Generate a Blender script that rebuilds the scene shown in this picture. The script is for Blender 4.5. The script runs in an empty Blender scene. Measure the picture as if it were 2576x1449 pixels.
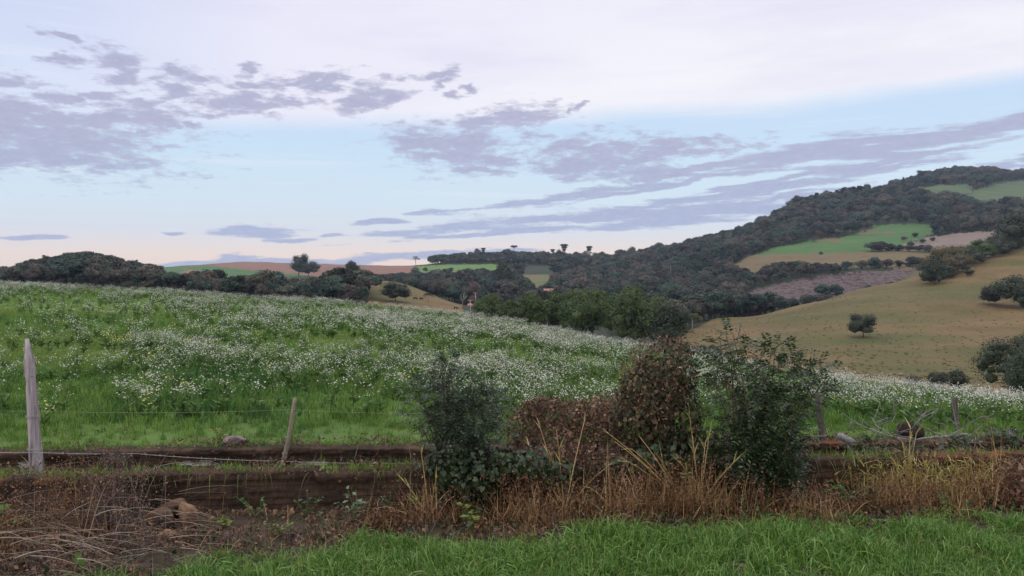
import bpy, math, random
import numpy as np
from mathutils import Vector

PI = math.pi
rng = np.random.default_rng(7)
random.seed(7)
scene = bpy.context.scene
COL = scene.collection

# ------------------------------------------------------------------ camera maths
EYE = np.array([0.0, 0.0, 1.9])
FP = 1982.0                      # focal length in photo units (photo seen as 2576 x 1449)
CU, CV = 1288.0, 724.5
PITCH = math.atan((724.5 - 680.0) / FP)
FWD = np.array([0, math.cos(PITCH), -math.sin(PITCH)])
UPV = np.array([0, math.sin(PITCH), math.cos(PITCH)])

def ray(u, v):
    return np.array([1.0, 0, 0]) * (u - CU) / FP + FWD + UPV * (CV - v) / FP

def at(u, v, Y):
    d = ray(u, v)
    return EYE + d * (Y / d[1])

def elev(v):                     # slope z/Y of photo row v on the middle column
    k = (CV - np.asarray(v, float)) / FP
    return (FWD[2] + UPV[2] * k) / (FWD[1] + UPV[1] * k)

def proj(X, Y, Z):
    y = Y * FWD[1] + (Z - EYE[2]) * FWD[2]
    up = Y * UPV[1] + (Z - EYE[2]) * UPV[2]
    y = np.maximum(y, 1e-3)
    return CU + FP * X / y, CV - FP * up / y

# ------------------------------------------------------------------ terrain heights
ST = np.array([90, 150, 200, 260, 330, 400, 480, 560, 700, 760, 900, 1200, 1600, 2000, 2600, 4500.])
FAR = {
 -900: [800, 785, 770, 755, 745, 735, 728, 715, 708, 706, 703, 697, 692, 686, 682, 681],
 0:    [800, 785, 770, 755, 745, 736, 722, 712, 706, 704, 700, 695, 690, 684, 682, 681],
 110:  [800, 785, 770, 753, 742, 731, 710, 693, 697, 698, 697, 694, 689, 684, 682, 681],
 210:  [800, 785, 770, 752, 741, 730, 705, 684, 692, 694, 694, 693, 688, 683, 681, 680],
 330:  [803, 788, 773, 756, 744, 733, 713, 697, 698, 698, 697, 694, 687, 680, 679, 680],
 420:  [806, 791, 776, 762, 744, 726, 715, 709, 703, 702, 699, 690, 679, 671, 675, 680],
 560:  [815, 800, 785, 770, 750, 738, 730, 726, 712, 708, 702, 690, 674, 662, 668, 679],
 620:  [818, 803, 788, 774, 752, 740, 731, 727, 713, 709, 703, 690, 672, 657, 665, 679],
 740:  [825, 812, 800, 785, 762, 744, 732, 728, 715, 711, 705, 694, 680, 662, 668, 679],
 900:  [835, 820, 805, 790, 770, 748, 728, 718, 707, 703, 697, 688, 678, 666, 670, 679],
 960:  [840, 825, 810, 795, 780, 760, 722, 703, 722, 720, 713, 692, 676, 668, 671, 679],
 1030: [845, 830, 815, 800, 787, 766, 733, 717, 742, 738, 724, 685, 670, 669, 672, 679],
 1090: [850, 835, 820, 807, 795, 775, 750, 740, 752, 746, 730, 683, 662, 668, 672, 679],
 1150: [857, 842, 828, 815, 802, 784, 766, 768, 760, 752, 735, 683, 657, 668, 672, 679],
 1200: [865, 850, 838, 825, 811, 795, 782, 774, 763, 755, 737, 684, 652, 664, 672, 679],
 1400: [895, 880, 865, 848, 833, 818, 803, 790, 770, 760, 737, 690, 651, 662, 672, 679],
 1520: [915, 898, 882, 864, 847, 829, 811, 797, 775, 764, 740, 697, 664, 668, 674, 679],
 1600: [925, 908, 890, 870, 850, 833, 816, 800, 775, 763, 736, 690, 653, 663, 672, 679],
 1700: [938, 920, 900, 872, 832, 822, 806, 788, 762, 750, 720, 668, 634, 648, 668, 679],
 1800: [950, 932, 905, 872, 836, 802, 802, 790, 756, 742, 705, 645, 608, 628, 660, 679],
 1900: [960, 940, 905, 866, 826, 796, 800, 795, 752, 722, 672, 610, 582, 602, 650, 678],
 2000: [972, 950, 908, 861, 816, 770, 776, 785, 745, 694, 660, 592, 518, 545, 640, 678],
 2100: [982, 957, 911, 858, 808, 755, 748, 765, 742, 686, 652, 583, 500, 525, 620, 678],
 2200: [992, 962, 914, 855, 801, 746, 716, 740, 735, 682, 644, 574, 492, 500, 610, 678],
 2340: [1004, 967, 915, 850, 792, 732, 690, 667, 700, 684, 634, 558, 474, 440, 580, 678],
 2450: [1012, 972, 915, 847, 785, 722, 668, 628, 640, 640, 612, 552, 476, 430, 560, 678],
 2576: [1020, 976, 915, 845, 780, 714, 654, 606, 592, 600, 592, 545, 482, 445, 560, 678],
 3300: [1030, 980, 915, 845, 780, 712, 650, 600, 580, 580, 570, 530, 470, 445, 560, 678],
}
us = np.array(sorted(FAR))
TV = np.array([FAR[k] for k in us], float)
TZ = EYE[2] + elev(TV.ravel()).reshape(TV.shape) * ST[None, :]
# resample on a fine grid and soften
GU = np.arange(-1500, 4101, 12.0)
GL = np.linspace(math.log(90), math.log(4500), 300)
ls = np.log(ST)
tmp = np.array([np.interp(GL, ls, TZ[i]) for i in range(len(us))])
G = np.array([np.interp(GU, us, tmp[:, j]) for j in range(len(GL))]).T
def blur(a, n, ax):
    k = np.hanning(n + 2)[1:-1]; k /= k.sum()
    p = n // 2
    pad = [(0, 0), (0, 0)]; pad[ax] = (p, p)
    b = np.pad(a, pad, mode='edge')
    return np.apply_along_axis(lambda r: np.convolve(r, k, 'valid'), ax, b)
G = blur(blur(G, 9, 0), 7, 1)

RU = np.array([-1500, -300, 0, 200, 420, 640, 820, 1000, 1150, 1300, 1500, 1640, 1800, 2060, 2200, 2400, 2576, 4100])
RV = np.array([712, 714, 718, 727, 737, 753, 761, 780, 796, 817, 861, 880, 909, 954, 971, 996, 1018, 1055])
RR = np.array([80, 78, 75, 75, 74, 72, 68, 62, 57, 52, 47, 45, 42.5, 40, 39, 37, 36, 34.])

def sm(a, b, x):
    t = np.clip((x - a) / (b - a), 0, 1)
    return t * t * (3 - 2 * t)

def front_y(X):                  # line of the front face of the front wall
    return 6.38 + 0.0917 * X
def rear_y(X):
    return 7.78 + 0.05 * X

def undul(X, Y, s, k):
    return np.sin(X * k + 1.3 * np.sin(Y * k * .7 + s)) * np.sin(Y * k * 1.13 + 1.7 * np.sin(X * k * .6 + 2 * s))

def H(X, Y):
    X = np.asarray(X, float); Y = np.asarray(Y, float)
    Yc = np.maximum(Y, 4.0)
    u = CU + FP * X / Yc
    uc = np.clip(u, GU[0], GU[-1] - 1)
    # far part
    L = np.clip(np.log(np.maximum(Yc, 90)), GL[0], GL[-1] - 1e-6)
    fi = (uc - GU[0]) / 12.0; i = np.clip(fi.astype(int), 0, len(GU) - 2); fi = fi - i
    fj = (L - GL[0]) / (GL[1] - GL[0]); j = np.clip(fj.astype(int), 0, len(GL) - 2); fj = fj - j
    zf = (G[i, j] * (1 - fi) + G[i + 1, j] * fi) * (1 - fj) + (G[i, j + 1] * (1 - fi) + G[i + 1, j + 1] * fi) * fj
    zf = zf + undul(X, Y, 1.0, .055) * np.clip((Yc - 120) / 400, 0, 1) * .9
    # meadow hill
    R = np.interp(uc, RU, RR); v = np.interp(uc, RU, RV)
    zR = EYE[2] + R * elev(v)
    z8 = 0.15
    q = np.maximum((Yc - 8.2), 0) / (R - 8.2)
    q1 = np.minimum(q, 1)
    zn = z8 + (zR - z8) * q1 ** 1.05
    sl = (zR - z8) * 1.05 / (R - 8.2)
    ex = np.maximum(Yc - R, 0)
    zn = zn + sl * ex - .004 * ex ** 2
    zn = zn + undul(X, Y, 0.3, .45) * .05 * np.clip((Yc - 9) / 6, 0, 1) * np.clip((R - Yc) / 8, .25, 1)
    w = sm(R * 1.08, 105, Yc)
    z = zn * (1 - w) + zf * w
    # the strip between the walls and the verge
    yr = rear_y(X); yf = front_y(X)
    z = np.where(Yc < 9, z8 * sm(yr - .02, yr + .05, Y) + .03 * (1 - sm(yr - .02, yr + .05, Y)) * sm(yf, yf + .12, Y) + (z - z8) * sm(8.2, 9, Yc), z)
    verge = np.clip((5.6 - Y) / 3, 0, 1)
    z = z + np.where(Y < 6.2, undul(X, Y, .8, 2.1) * .02, 0) - np.where(Y < 5.6, .02 * verge, 0)
    return z

def ground_at(u, Y):
    X = (u - CU) / FP * Y
    return np.array([X, Y, float(H(X, Y))])

# ------------------------------------------------------------------ mesh helpers
class MB:
    def __init__(self):
        self.v = []; self.q = []; self.t = []; self.n = 0; self.qm = []; self.tm = []
    def add(self, v, f, m=0):
        v = np.asarray(v, float).reshape(-1, 3); f = np.asarray(f, int)
        if len(f) == 0: return
        self.v.append(v)
        if f.shape[1] == 4: self.q.append(f + self.n); self.qm.append(np.full(len(f), m))
        else: self.t.append(f + self.n); self.tm.append(np.full(len(f), m))
        self.n += len(v)
    def mesh(self, name, mats, smooth=False):
        me = bpy.data.meshes.new(name)
        V = np.concatenate(self.v)
        Q = np.concatenate(self.q) if self.q else np.zeros((0, 4), int)
        T = np.concatenate(self.t) if self.t else np.zeros((0, 3), int)
        M = np.concatenate(self.qm + self.tm).astype(np.int32)
        me.vertices.add(len(V)); me.vertices.foreach_set('co', V.astype(np.float32).ravel())
        loops = np.concatenate([Q.ravel(), T.ravel()]).astype(np.int32)
        tot = np.concatenate([np.full(len(Q), 4), np.full(len(T), 3)]).astype(np.int32)
        st = np.concatenate([[0], np.cumsum(tot)[:-1]]).astype(np.int32)
        me.loops.add(len(loops)); me.loops.foreach_set('vertex_index', loops)
        me.polygons.add(len(tot)); me.polygons.foreach_set('loop_start', st)
        try: me.polygons.foreach_set('loop_total', tot)
        except Exception: pass
        for m in (mats if isinstance(mats, (list, tuple)) else [mats]): me.materials.append(m)
        me.polygons.foreach_set('material_index', M)
        if smooth: me.polygons.foreach_set('use_smooth', np.ones(len(tot), bool))
        me.update(calc_edges=True); me.validate()
        return me
    def obj(self, name, mats, parent=None, loc=None, smooth=False):
        o = bpy.data.objects.new(name, self.mesh(name, mats, smooth)); COL.objects.link(o)
        if parent is not None: o.parent = parent
        if loc is not None: o.location = [float(c) for c in loc]
        return o

def tag(o, label=None, cat=None, group=None, kind=None):
    if label: o['label'] = label
    if cat: o['category'] = cat
    if group: o['group'] = group
    if kind: o['kind'] = kind
    return o

def empty(name, loc, label, cat, group=None, rz=0.0):
    o = bpy.data.objects.new(name, None); COL.objects.link(o)
    o.location = [float(c) for c in loc]; o.rotation_euler = (0, 0, rz); o.empty_display_size = .2
    return tag(o, label, cat, group)

def nrm(a):
    return a / np.maximum(np.linalg.norm(a, axis=-1, keepdims=True), 1e-9)

def tube(pts, rad, n=6, cap=True):
    pts = np.asarray(pts, float); k = len(pts)
    rad = np.broadcast_to(np.asarray(rad, float), (k,))
    d = np.gradient(pts, axis=0); d = nrm(d)
    ref = np.array([0, 0, 1.0]) if abs(d[0, 2]) < .9 else np.array([1.0, 0, 0])
    a = nrm(np.cross(d, ref)); b = np.cross(d, a)
    th = np.arange(n) * 2 * PI / n
    V = pts[:, None] + rad[:, None, None] * (np.cos(th)[None, :, None] * a[:, None] + np.sin(th)[None, :, None] * b[:, None])
    F = []
    for i in range(k - 1):
        for j in range(n):
            F.append((i * n + j, i * n + (j + 1) % n, (i + 1) * n + (j + 1) % n, (i + 1) * n + j))
    V = V.reshape(-1, 3)
    if cap:
        V = np.vstack([V, pts[-1], pts[0]])
        c = k * n
        for j in range(n):
            F.append((c, c, (k - 1) * n + j, (k - 1) * n + (j + 1) % n)) if False else None
        T = [(c, (k - 1) * n + j, (k - 1) * n + (j + 1) % n) for j in range(n)] + [(c + 1, (j + 1) % n, j) for j in range(n)]
        return V, np.array(F), np.array(T)
    return V, np.array(F), None

def add_tube(mb, pts, rad, n=6, m=0):
    V, F, T = tube(pts, rad, n)
    base = mb.n
    mb.add(V, F, m)
    if T is not None:
        mb.t.append(T + base); mb.tm.append(np.full(len(T), m))

def leaf_quads(P, nor, tan, L, W, fold=.15):
    """rhombic leaves: P base centre, along tan, length L, width W"""
    n = len(P); L = np.broadcast_to(L, (n,))[:, None]; W = np.broadcast_to(W, (n,))[:, None]
    b = nrm(np.cross(nor, tan))
    v = np.stack([P, P + tan * L * .45 + b * W * .5 + nor * L * fold, P + tan * L, P + tan * L * .45 - b * W * .5 + nor * L * fold], 1)
    return v.reshape(-1, 3), np.arange(4 * n).reshape(n, 4)

def heart_quads(P, nor, tan, L, W):
    n = len(P); L = np.broadcast_to(L, (n,))[:, None]; W = np.broadcast_to(W, (n,))[:, None]
    b = nrm(np.cross(nor, tan))
    v = np.stack([P, P - tan * L * .18 + b * W * .32 + nor * L * .06, P + tan * L * .25 + b * W * .5 + nor * L * .12, P + tan * L * .95,
                  P + tan * L * .25 - b * W * .5 + nor * L * .12, P - tan * L * .18 - b * W * .32 + nor * L * .06], 1)
    i = np.arange(n)[:, None] * 6
    f = np.concatenate([i + np.array([[0, 1, 2, 3]]), i + np.array([[0, 3, 4, 5]])])
    return v.reshape(-1, 3), f

def rdir(r, n):
    return nrm(r.normal(size=(n, 3)))

def perp(r, nor):
    return nrm(np.cross(nor, rdir(r, len(nor))))

def blades(r, base, d, L, W, droop, seg=4, flat=None):
    n = len(base); t = np.linspace(0, 1, seg + 1)
    L = np.broadcast_to(L, (n,)); W = np.broadcast_to(W, (n,)); droop = np.broadcast_to(droop, (n,))
    c = base[:, None] + d[:, None] * (L[:, None] * t)[..., None]
    c[:, :, 2] -= (droop * L)[:, None] * t[None] ** 2
    h = d.copy(); h[:, 2] = 0; h = nrm(h + 1e-6)
    side = np.stack([-h[:, 1], h[:, 0], np.zeros(n)], 1)
    side = nrm(side + r.normal(size=(n, 3)) * .45)
    w = (W[:, None] * .5) * np.maximum(1 - t[None] ** 1.6, .04)
    V = np.stack([c + side[:, None] * w[..., None], c - side[:, None] * w[..., None]], 2).reshape(-1, 3)
    i = np.arange(n)[:, None] * 2 * (seg + 1) + np.arange(seg)[None] * 2
    i = i.reshape(-1, 1)
    return V, i + np.array([[0, 1, 3, 2]])

def updir(r, n, spread):
    a = r.uniform(0, 2 * PI, n); k = np.abs(r.normal(0, spread, n))
    return nrm(np.stack([np.cos(a) * k, np.sin(a) * k, np.ones(n)], 1))

def ico(c, rad, r, sub=2, jit=.12):
    import bmesh
    bm = bmesh.new(); bmesh.ops.create_icosphere(bm, subdivisions=sub, radius=1)
    V = np.array([v.co[:] for v in bm.verts]); F = np.array([[v.index for v in f.verts] for f in bm.faces]); bm.free()
    k = 1 + jit * (np.sin(V @ r.normal(size=3) * 3 + r.uniform(0, 6)) + np.sin(V @ r.normal(size=3) * 5 + r.uniform(0, 6)) * .6)
    return V * k[:, None] * np.asarray(rad) + np.asarray(c), F

# ------------------------------------------------------------------ materials
def newmat(name):
    m = bpy.data.materials.new(name); m.use_nodes = True
    nt = m.node_tree; nt.nodes.clear()
    out = nt.nodes.new('ShaderNodeOutputMaterial')
    return m, nt, out

def ramp(nt, cols, pos=None):
    r = nt.nodes.new('ShaderNodeValToRGB'); e = r.color_ramp.elements
    n = len(cols)
    pos = pos or [i / (n - 1) for i in range(n)]
    while len(e) < n: e.new(1)
    for i, c in enumerate(cols):
        e[i].position = pos[i]; e[i].color = (*c, 1)
    return r

def leafmat(name, cols, trans=.25, objvar=.0, rough=.6, spec=.25, pos=None, browns=None):
    """foliage: colour per leaf from a ramp, optional shift per plant"""
    m, nt, out = newmat(name); N = nt.nodes; Lk = nt.links
    geo = N.new('ShaderNodeNewGeometry')
    rp = ramp(nt, cols, pos)
    val = geo.outputs['Random Per Island']
    Lk.new(val, rp.inputs[0])
    col = rp.outputs[0]
    if objvar:
        oi = N.new('ShaderNodeObjectInfo')
        hs = N.new('ShaderNodeHueSaturation')
        mr = N.new('ShaderNodeMapRange'); mr.inputs[3].default_value = 1 - objvar; mr.inputs[4].default_value = 1 + objvar
        Lk.new(oi.outputs['Random'], mr.inputs[0]); Lk.new(mr.outputs[0], hs.inputs['Value'])
        m2 = N.new('ShaderNodeMath'); m2.operation = 'MULTIPLY'; m2.inputs[1].default_value = 7.31
        fr = N.new('ShaderNodeMath'); fr.operation = 'FRACT'
        Lk.new(oi.outputs['Random'], m2.inputs[0]); Lk.new(m2.outputs[0], fr.inputs[0])
        mr2 = N.new('ShaderNodeMapRange'); mr2.inputs[3].default_value = .5 - objvar * .07; mr2.inputs[4].default_value = .5 + objvar * .04
        Lk.new(fr.outputs[0], mr2.inputs[0]); Lk.new(mr2.outputs[0], hs.inputs['Hue'])
        Lk.new(col, hs.inputs['Color']); col = hs.outputs[0]
        if browns:
            m3 = N.new('ShaderNodeMath'); m3.operation = 'MULTIPLY'; m3.inputs[1].default_value = 23.7
            f3 = N.new('ShaderNodeMath'); f3.operation = 'FRACT'
            Lk.new(oi.outputs['Random'], m3.inputs[0]); Lk.new(m3.outputs[0], f3.inputs[0])
            mr3 = N.new('ShaderNodeMapRange'); mr3.inputs[1].default_value = .74; mr3.inputs[2].default_value = 1.0; mr3.inputs[4].default_value = .7
            Lk.new(f3.outputs[0], mr3.inputs[0])
            mx = N.new('ShaderNodeMix'); mx.data_type = 'RGBA'
            Lk.new(mr3.outputs[0], mx.inputs[0]); Lk.new(col, mx.inputs[6]); mx.inputs[7].default_value = (*browns, 1)
            col = mx.outputs[2]
    p = N.new('ShaderNodeBsdfPrincipled'); p.inputs['Roughness'].default_value = rough
    p.inputs['Specular IOR Level'].default_value = spec
    Lk.new(col, p.inputs['Base Color'])
    if trans:
        tr = N.new('ShaderNodeBsdfTranslucent'); Lk.new(col, tr.inputs[0])
        mx = N.new('ShaderNodeMixShader'); mx.inputs[0].default_value = trans
        Lk.new(p.outputs[0], mx.inputs[1]); Lk.new(tr.outputs[0], mx.inputs[2]); Lk.new(mx.outputs[0], out.inputs[0])
    else:
        Lk.new(p.outputs[0], out.inputs[0])
    return m

def noisemat(name, cols, scale=1.0, pos=None, rough=.9, bump=.0, detail=8, stretch=(1, 1, 1), scale2=None, cols2=None, f2=(.45, .6), coord='Object', bscale=None, bdist=.05):
    m, nt, out = newmat(name); N = nt.nodes; Lk = nt.links
    tc = N.new('ShaderNodeTexCoord'); mp = N.new('ShaderNodeMapping'); mp.inputs['Scale'].default_value = stretch
    Lk.new(tc.outputs[coord], mp.inputs[0])
    nz = N.new('ShaderNodeTexNoise'); nz.inputs['Scale'].default_value = scale; nz.inputs['Detail'].default_value = detail; nz.inputs['Roughness'].default_value = .65
    Lk.new(mp.outputs[0], nz.inputs['Vector'])
    rp = ramp(nt, cols, pos or [.3 + .4 * i / (len(cols) - 1) for i in range(len(cols))]); Lk.new(nz.outputs['Fac'], rp.inputs[0])
    col = rp.outputs[0]
    if cols2 is not None:
        n2 = N.new('ShaderNodeTexNoise'); n2.inputs['Scale'].default_value = scale2; n2.inputs['Detail'].default_value = 6; n2.inputs['Roughness'].default_value = .6
        Lk.new(mp.outputs[0], n2.inputs['Vector'])
        mr = N.new('ShaderNodeMapRange'); mr.inputs[1].default_value = f2[0]; mr.inputs[2].default_value = f2[1]
        Lk.new(n2.outputs['Fac'], mr.inputs[0])
        mx = N.new('ShaderNodeMix'); mx.data_type = 'RGBA'
        Lk.new(mr.outputs[0], mx.inputs[0]); Lk.new(col, mx.inputs[6]); mx.inputs[7].default_value = (*cols2, 1)
        col = mx.outputs[2]
    p = N.new('ShaderNodeBsdfPrincipled'); p.inputs['Roughness'].default_value = rough; p.inputs['Specular IOR Level'].default_value = .2
    Lk.new(col, p.inputs['Base Color'])
    if bump:
        bn = N.new('ShaderNodeTexNoise'); bn.inputs['Scale'].default_value = bscale or scale * 3; bn.inputs['Detail'].default_value = 8
        Lk.new(mp.outputs[0], bn.inputs['Vector'])
        b = N.new('ShaderNodeBump'); b.inputs['Strength'].default_value = bump; b.inputs['Distance'].default_value = bdist
        Lk.new(bn.outputs['Fac'], b.inputs['Height']); Lk.new(b.outputs[0], p.inputs['Normal'])
    Lk.new(p.outputs[0], out.inputs[0])
    return m

M = {}
M['soil'] = noisemat('soil', [(.022, .016, .011), (.05, .036, .024), (.035, .04, .018)], 3.0, bump=.6, bscale=20)
M['meadow'] = noisemat('meadow_turf', [(.05, .09, .02), (.075, .14, .028), (.11, .165, .035)], .5, scale2=.12, cols2=(.07, .12, .02), bump=.4, bscale=6, bdist=.1)
M['under'] = noisemat('woodland_floor', [(.012, .02, .009), (.022, .032, .014), (.036, .04, .02)], .08, bump=.3, bscale=.6, bdist=.6)
M['pasture'] = noisemat('dry_pasture', [(.068, .060, .018), (.105, .076, .027), (.15, .096, .042), (.080, .070, .020)], .03, scale2=.012, cols2=(.06, .07, .018), f2=(.44, .66), detail=14)
M['tan'] = noisemat('straw_field', [(.085, .068, .032), (.13, .096, .046), (.10, .083, .036)], .03, scale2=.1, cols2=(.06, .062, .028), f2=(.55, .75), detail=12)
M['ploughed'] = noisemat('ploughed_earth', [(.15, .07, .045), (.21, .105, .07), (.18, .09, .065)], .006, stretch=(1, 3, 1), detail=10, scale2=.05, cols2=(.14, .085, .06))
M['pink'] = noisemat('fallow_stubble', [(.12, .092, .078), (.18, .135, .115), (.15, .118, .092)], .03, detail=10, scale2=.3, cols2=(.13, .11, .08), f2=(.5, .7))
M['crop'] = noisemat('crop', [(.034, .088, .022), (.048, .115, .028), (.066, .13, .033)], .015, detail=10, scale2=.12, cols2=(.05, .085, .03), f2=(.5, .7))
M['crop_bright'] = noisemat('bright_crop', [(.075, .14, .032), (.10, .18, .04)], .02, detail=8)
M['crop_dull'] = noisemat('dull_crop', [(.042, .075, .03), (.06, .095, .036), (.085, .105, .044)], .012, detail=10)
M['red'] = noisemat('red_soil', [(.26, .10, .055), (.32, .14, .08)], .05)
M['patch'] = noisemat('patchy_grass', [(.055, .11, .032), (.08, .13, .04), (.17, .09, .05), (.085, .13, .04)], .03, detail=8)
M['rock'] = noisemat('quarry_rock', [(.022, .018, .018), (.065, .046, .044), (.14, .105, .10), (.045, .03, .026), (.085, .05, .042)], .12, stretch=(1, 1, 2), detail=14, bump=1.0, bscale=.35, bdist=3, pos=[.32, .42, .5, .58, .68])

# ------------------------------------------------------------------ terrain mesh
def inpoly(u, v, poly):
    u = np.asarray(u); v = np.asarray(v); c = np.zeros(u.shape, bool)
    n = len(poly)
    for i in range(n):
        x1, y1 = poly[i]; x2, y2 = poly[(i + 1) % n]
        k = ((y1 > v) != (y2 > v)) & (u < (x2 - x1) * (v - y1) / ((y2 - y1) or 1e-9) + x1)
        c ^= k
    return c

CR_U = [1640, 1700, 1800, 1900, 2000, 2100, 2200, 2340, 2450, 2576, 3300]
CR_Y = [120, 312, 388, 405, 425, 445, 485, 560, 640, 760, 800]
FIELDS = [  # name, material, polygon in photo units, distance range
 ('crop_field', 'crop', [(395, 672), (430, 668), (520, 668), (640, 680), (790, 694), (640, 699), (480, 697), (395, 694)], (600, 1990)),
 ('ploughed_field', 'ploughed', [(-2000, 640), (3000, 640), (1042, 666), (1042, 690), (880, 700), (790, 694), (640, 680), (520, 668), (430, 668), (-2000, 668)], (1000, 2700)),
 ('ploughed_field', 'ploughed', [(300, 640), (1042, 640), (1042, 690), (890, 700), (790, 694), (640, 680), (520, 668), (430, 668), (300, 668)], (1000, 2700)),
 ('bright_field', 'crop_bright', [(1044, 672), (1080, 666), (1260, 664), (1260, 684), (1150, 690), (1050, 690)], (1050, 1480)),
 ('clearing', 'patch', [(1310, 692), (1345, 684), (1398, 688), (1392, 712), (1375, 732), (1335, 728), (1318, 706)], (850, 1180)),
 ('crop_field', 'crop', [(1892, 642), (1960, 620), (2050, 605), (2140, 592), (2195, 578), (2200, 566), (2300, 562), (2338, 565), (2350, 585), (2268, 617), (2200, 633), (2060, 637)], (800, 1350)),
 ('straw_field', 'tan', [(1835, 672), (1880, 645), (1892, 642), (2060, 637), (2200, 633), (2268, 625), (2350, 632), (2362, 662), (2280, 678), (2080, 668), (1950, 668), (1890, 690)], (700, 1200)),
 ('fallow_field', 'pink', [(2268, 617), (2330, 597), (2420, 585), (2515, 581), (2515, 626), (2350, 632)], (780, 1300)),
 ('quarry', 'rock', [(1868, 736), (1960, 712), (2100, 689), (2300, 676), (2325, 690), (2250, 722), (2100, 745), (1960, 760), (1880, 752)], (600, 880)),
 ('hilltop_field', 'crop_dull', [(2305, 473), (2360, 466), (2442, 464), (2446, 482), (2420, 490), (2345, 490)], (1200, 2100)),
 ('hilltop_field', 'crop_dull', [(2422, 497), (2470, 474), (2515, 460), (2576, 453), (2680, 455), (2680, 508), (2560, 503), (2470, 504)], (1200, 2100)),
]
FIELDS.pop(1)

s_in = np.arange(-.72, .7201, .0022)
s_out = np.concatenate([np.linspace(-1.6, -.74, 25), s_in, np.linspace(.74, 1.6, 25)])
rows = np.concatenate([np.arange(-4, 3.5, .5), np.arange(3.5, 9.2, .075), 9.2 * (88 / 9.2) ** np.linspace(0, 1, 150)[1:], 90 * (4500 / 90) ** np.linspace(0, 1, 420)])
YY, SS = np.meshgrid(rows, s_out, indexing='ij')
XX = SS * np.where(YY < 60, YY + 6 * np.clip(1 - YY / 60, 0, 1), YY)
ZZ = H(XX, YY)
UU, VV = proj(XX, YY, ZZ)
nr, nc = YY.shape
idx = np.arange(nr * nc).reshape(nr, nc)
F = np.stack([idx[:-1, :-1], idx[:-1, 1:], idx[1:, 1:], idx[1:, :-1]], -1).reshape(-1, 4)
P3 = np.stack([XX, YY, ZZ], -1).reshape(-1, 3)
fu = UU.ravel()[F].mean(1); fv = VV.ravel()[F].mean(1); fy = P3[F, 1].mean(1); fx = P3[F, 0].mean(1)
jit = np.sin(fu * .11 + 2 * np.sin(fy * .021)) * 1.6 + np.sin(fu * .31 + fy * .05) * 1.0 + np.random.default_rng(3).normal(0, 1.3, len(fu))
zone = np.zeros(len(F), int)                # 0 woodland floor
zone[fy < 100] = 1                          # meadow
zone[(fy < rear_y(fx) + .25)] = 2          # verge
cry = np.interp(fu, CR_U, CR_Y)
zone[(fy >= 100) & (fu > 1640) & (fy < cry + 12) & (zone == 0)] = 3
zone[(fy > 300) & (fy < 580) & (fu > 915) & (fu < 1165)] = 3
names = {0: ('valley_ground', 'under'), 1: ('meadow', 'meadow'), 2: ('verge', 'soil'), 3: ('pasture', 'pasture')}
for k, (nm, mt, poly, yr_) in enumerate(FIELDS):
    ins = inpoly(fu + jit * 1.6, fv + jit * .75, poly) & (fy > yr_[0]) & (fy < yr_[1]) & (zone == 0)
    zone[ins] = 10 + k; names[10 + k] = (nm, mt)
redm = (((fu + jit * 3 - 488) / 24) ** 2 + ((fv + jit - 686) / 6) ** 2 < 1) & (fy > 500)
zone[redm] = 40; names[40] = ('red_earth', 'red')
redm = (((fu + jit * 4 - 2085) / 40) ** 2 + ((fv + jit * 1.2 - 604) / 4) ** 2 < 1) & (fy > 500)
redm |= (((fu + jit * 4 - 2190) / 60) ** 2 + ((fv + jit * 1.2 - 584) / 3.5) ** 2 < 1) & (fy > 700)
zone[redm] = 41; names[41] = ('straw_field', 'tan')
for k in sorted(set(zone.tolist())):
    sel = F[zone == k]
    u_, inv = np.unique(sel, return_inverse=True)
    mb = MB(); mb.add(P3[u_], inv.reshape(-1, 4))
    o = mb.obj(names[k][0], M[names[k][1]], smooth=True)
    tag(o, kind='structure')

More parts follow.
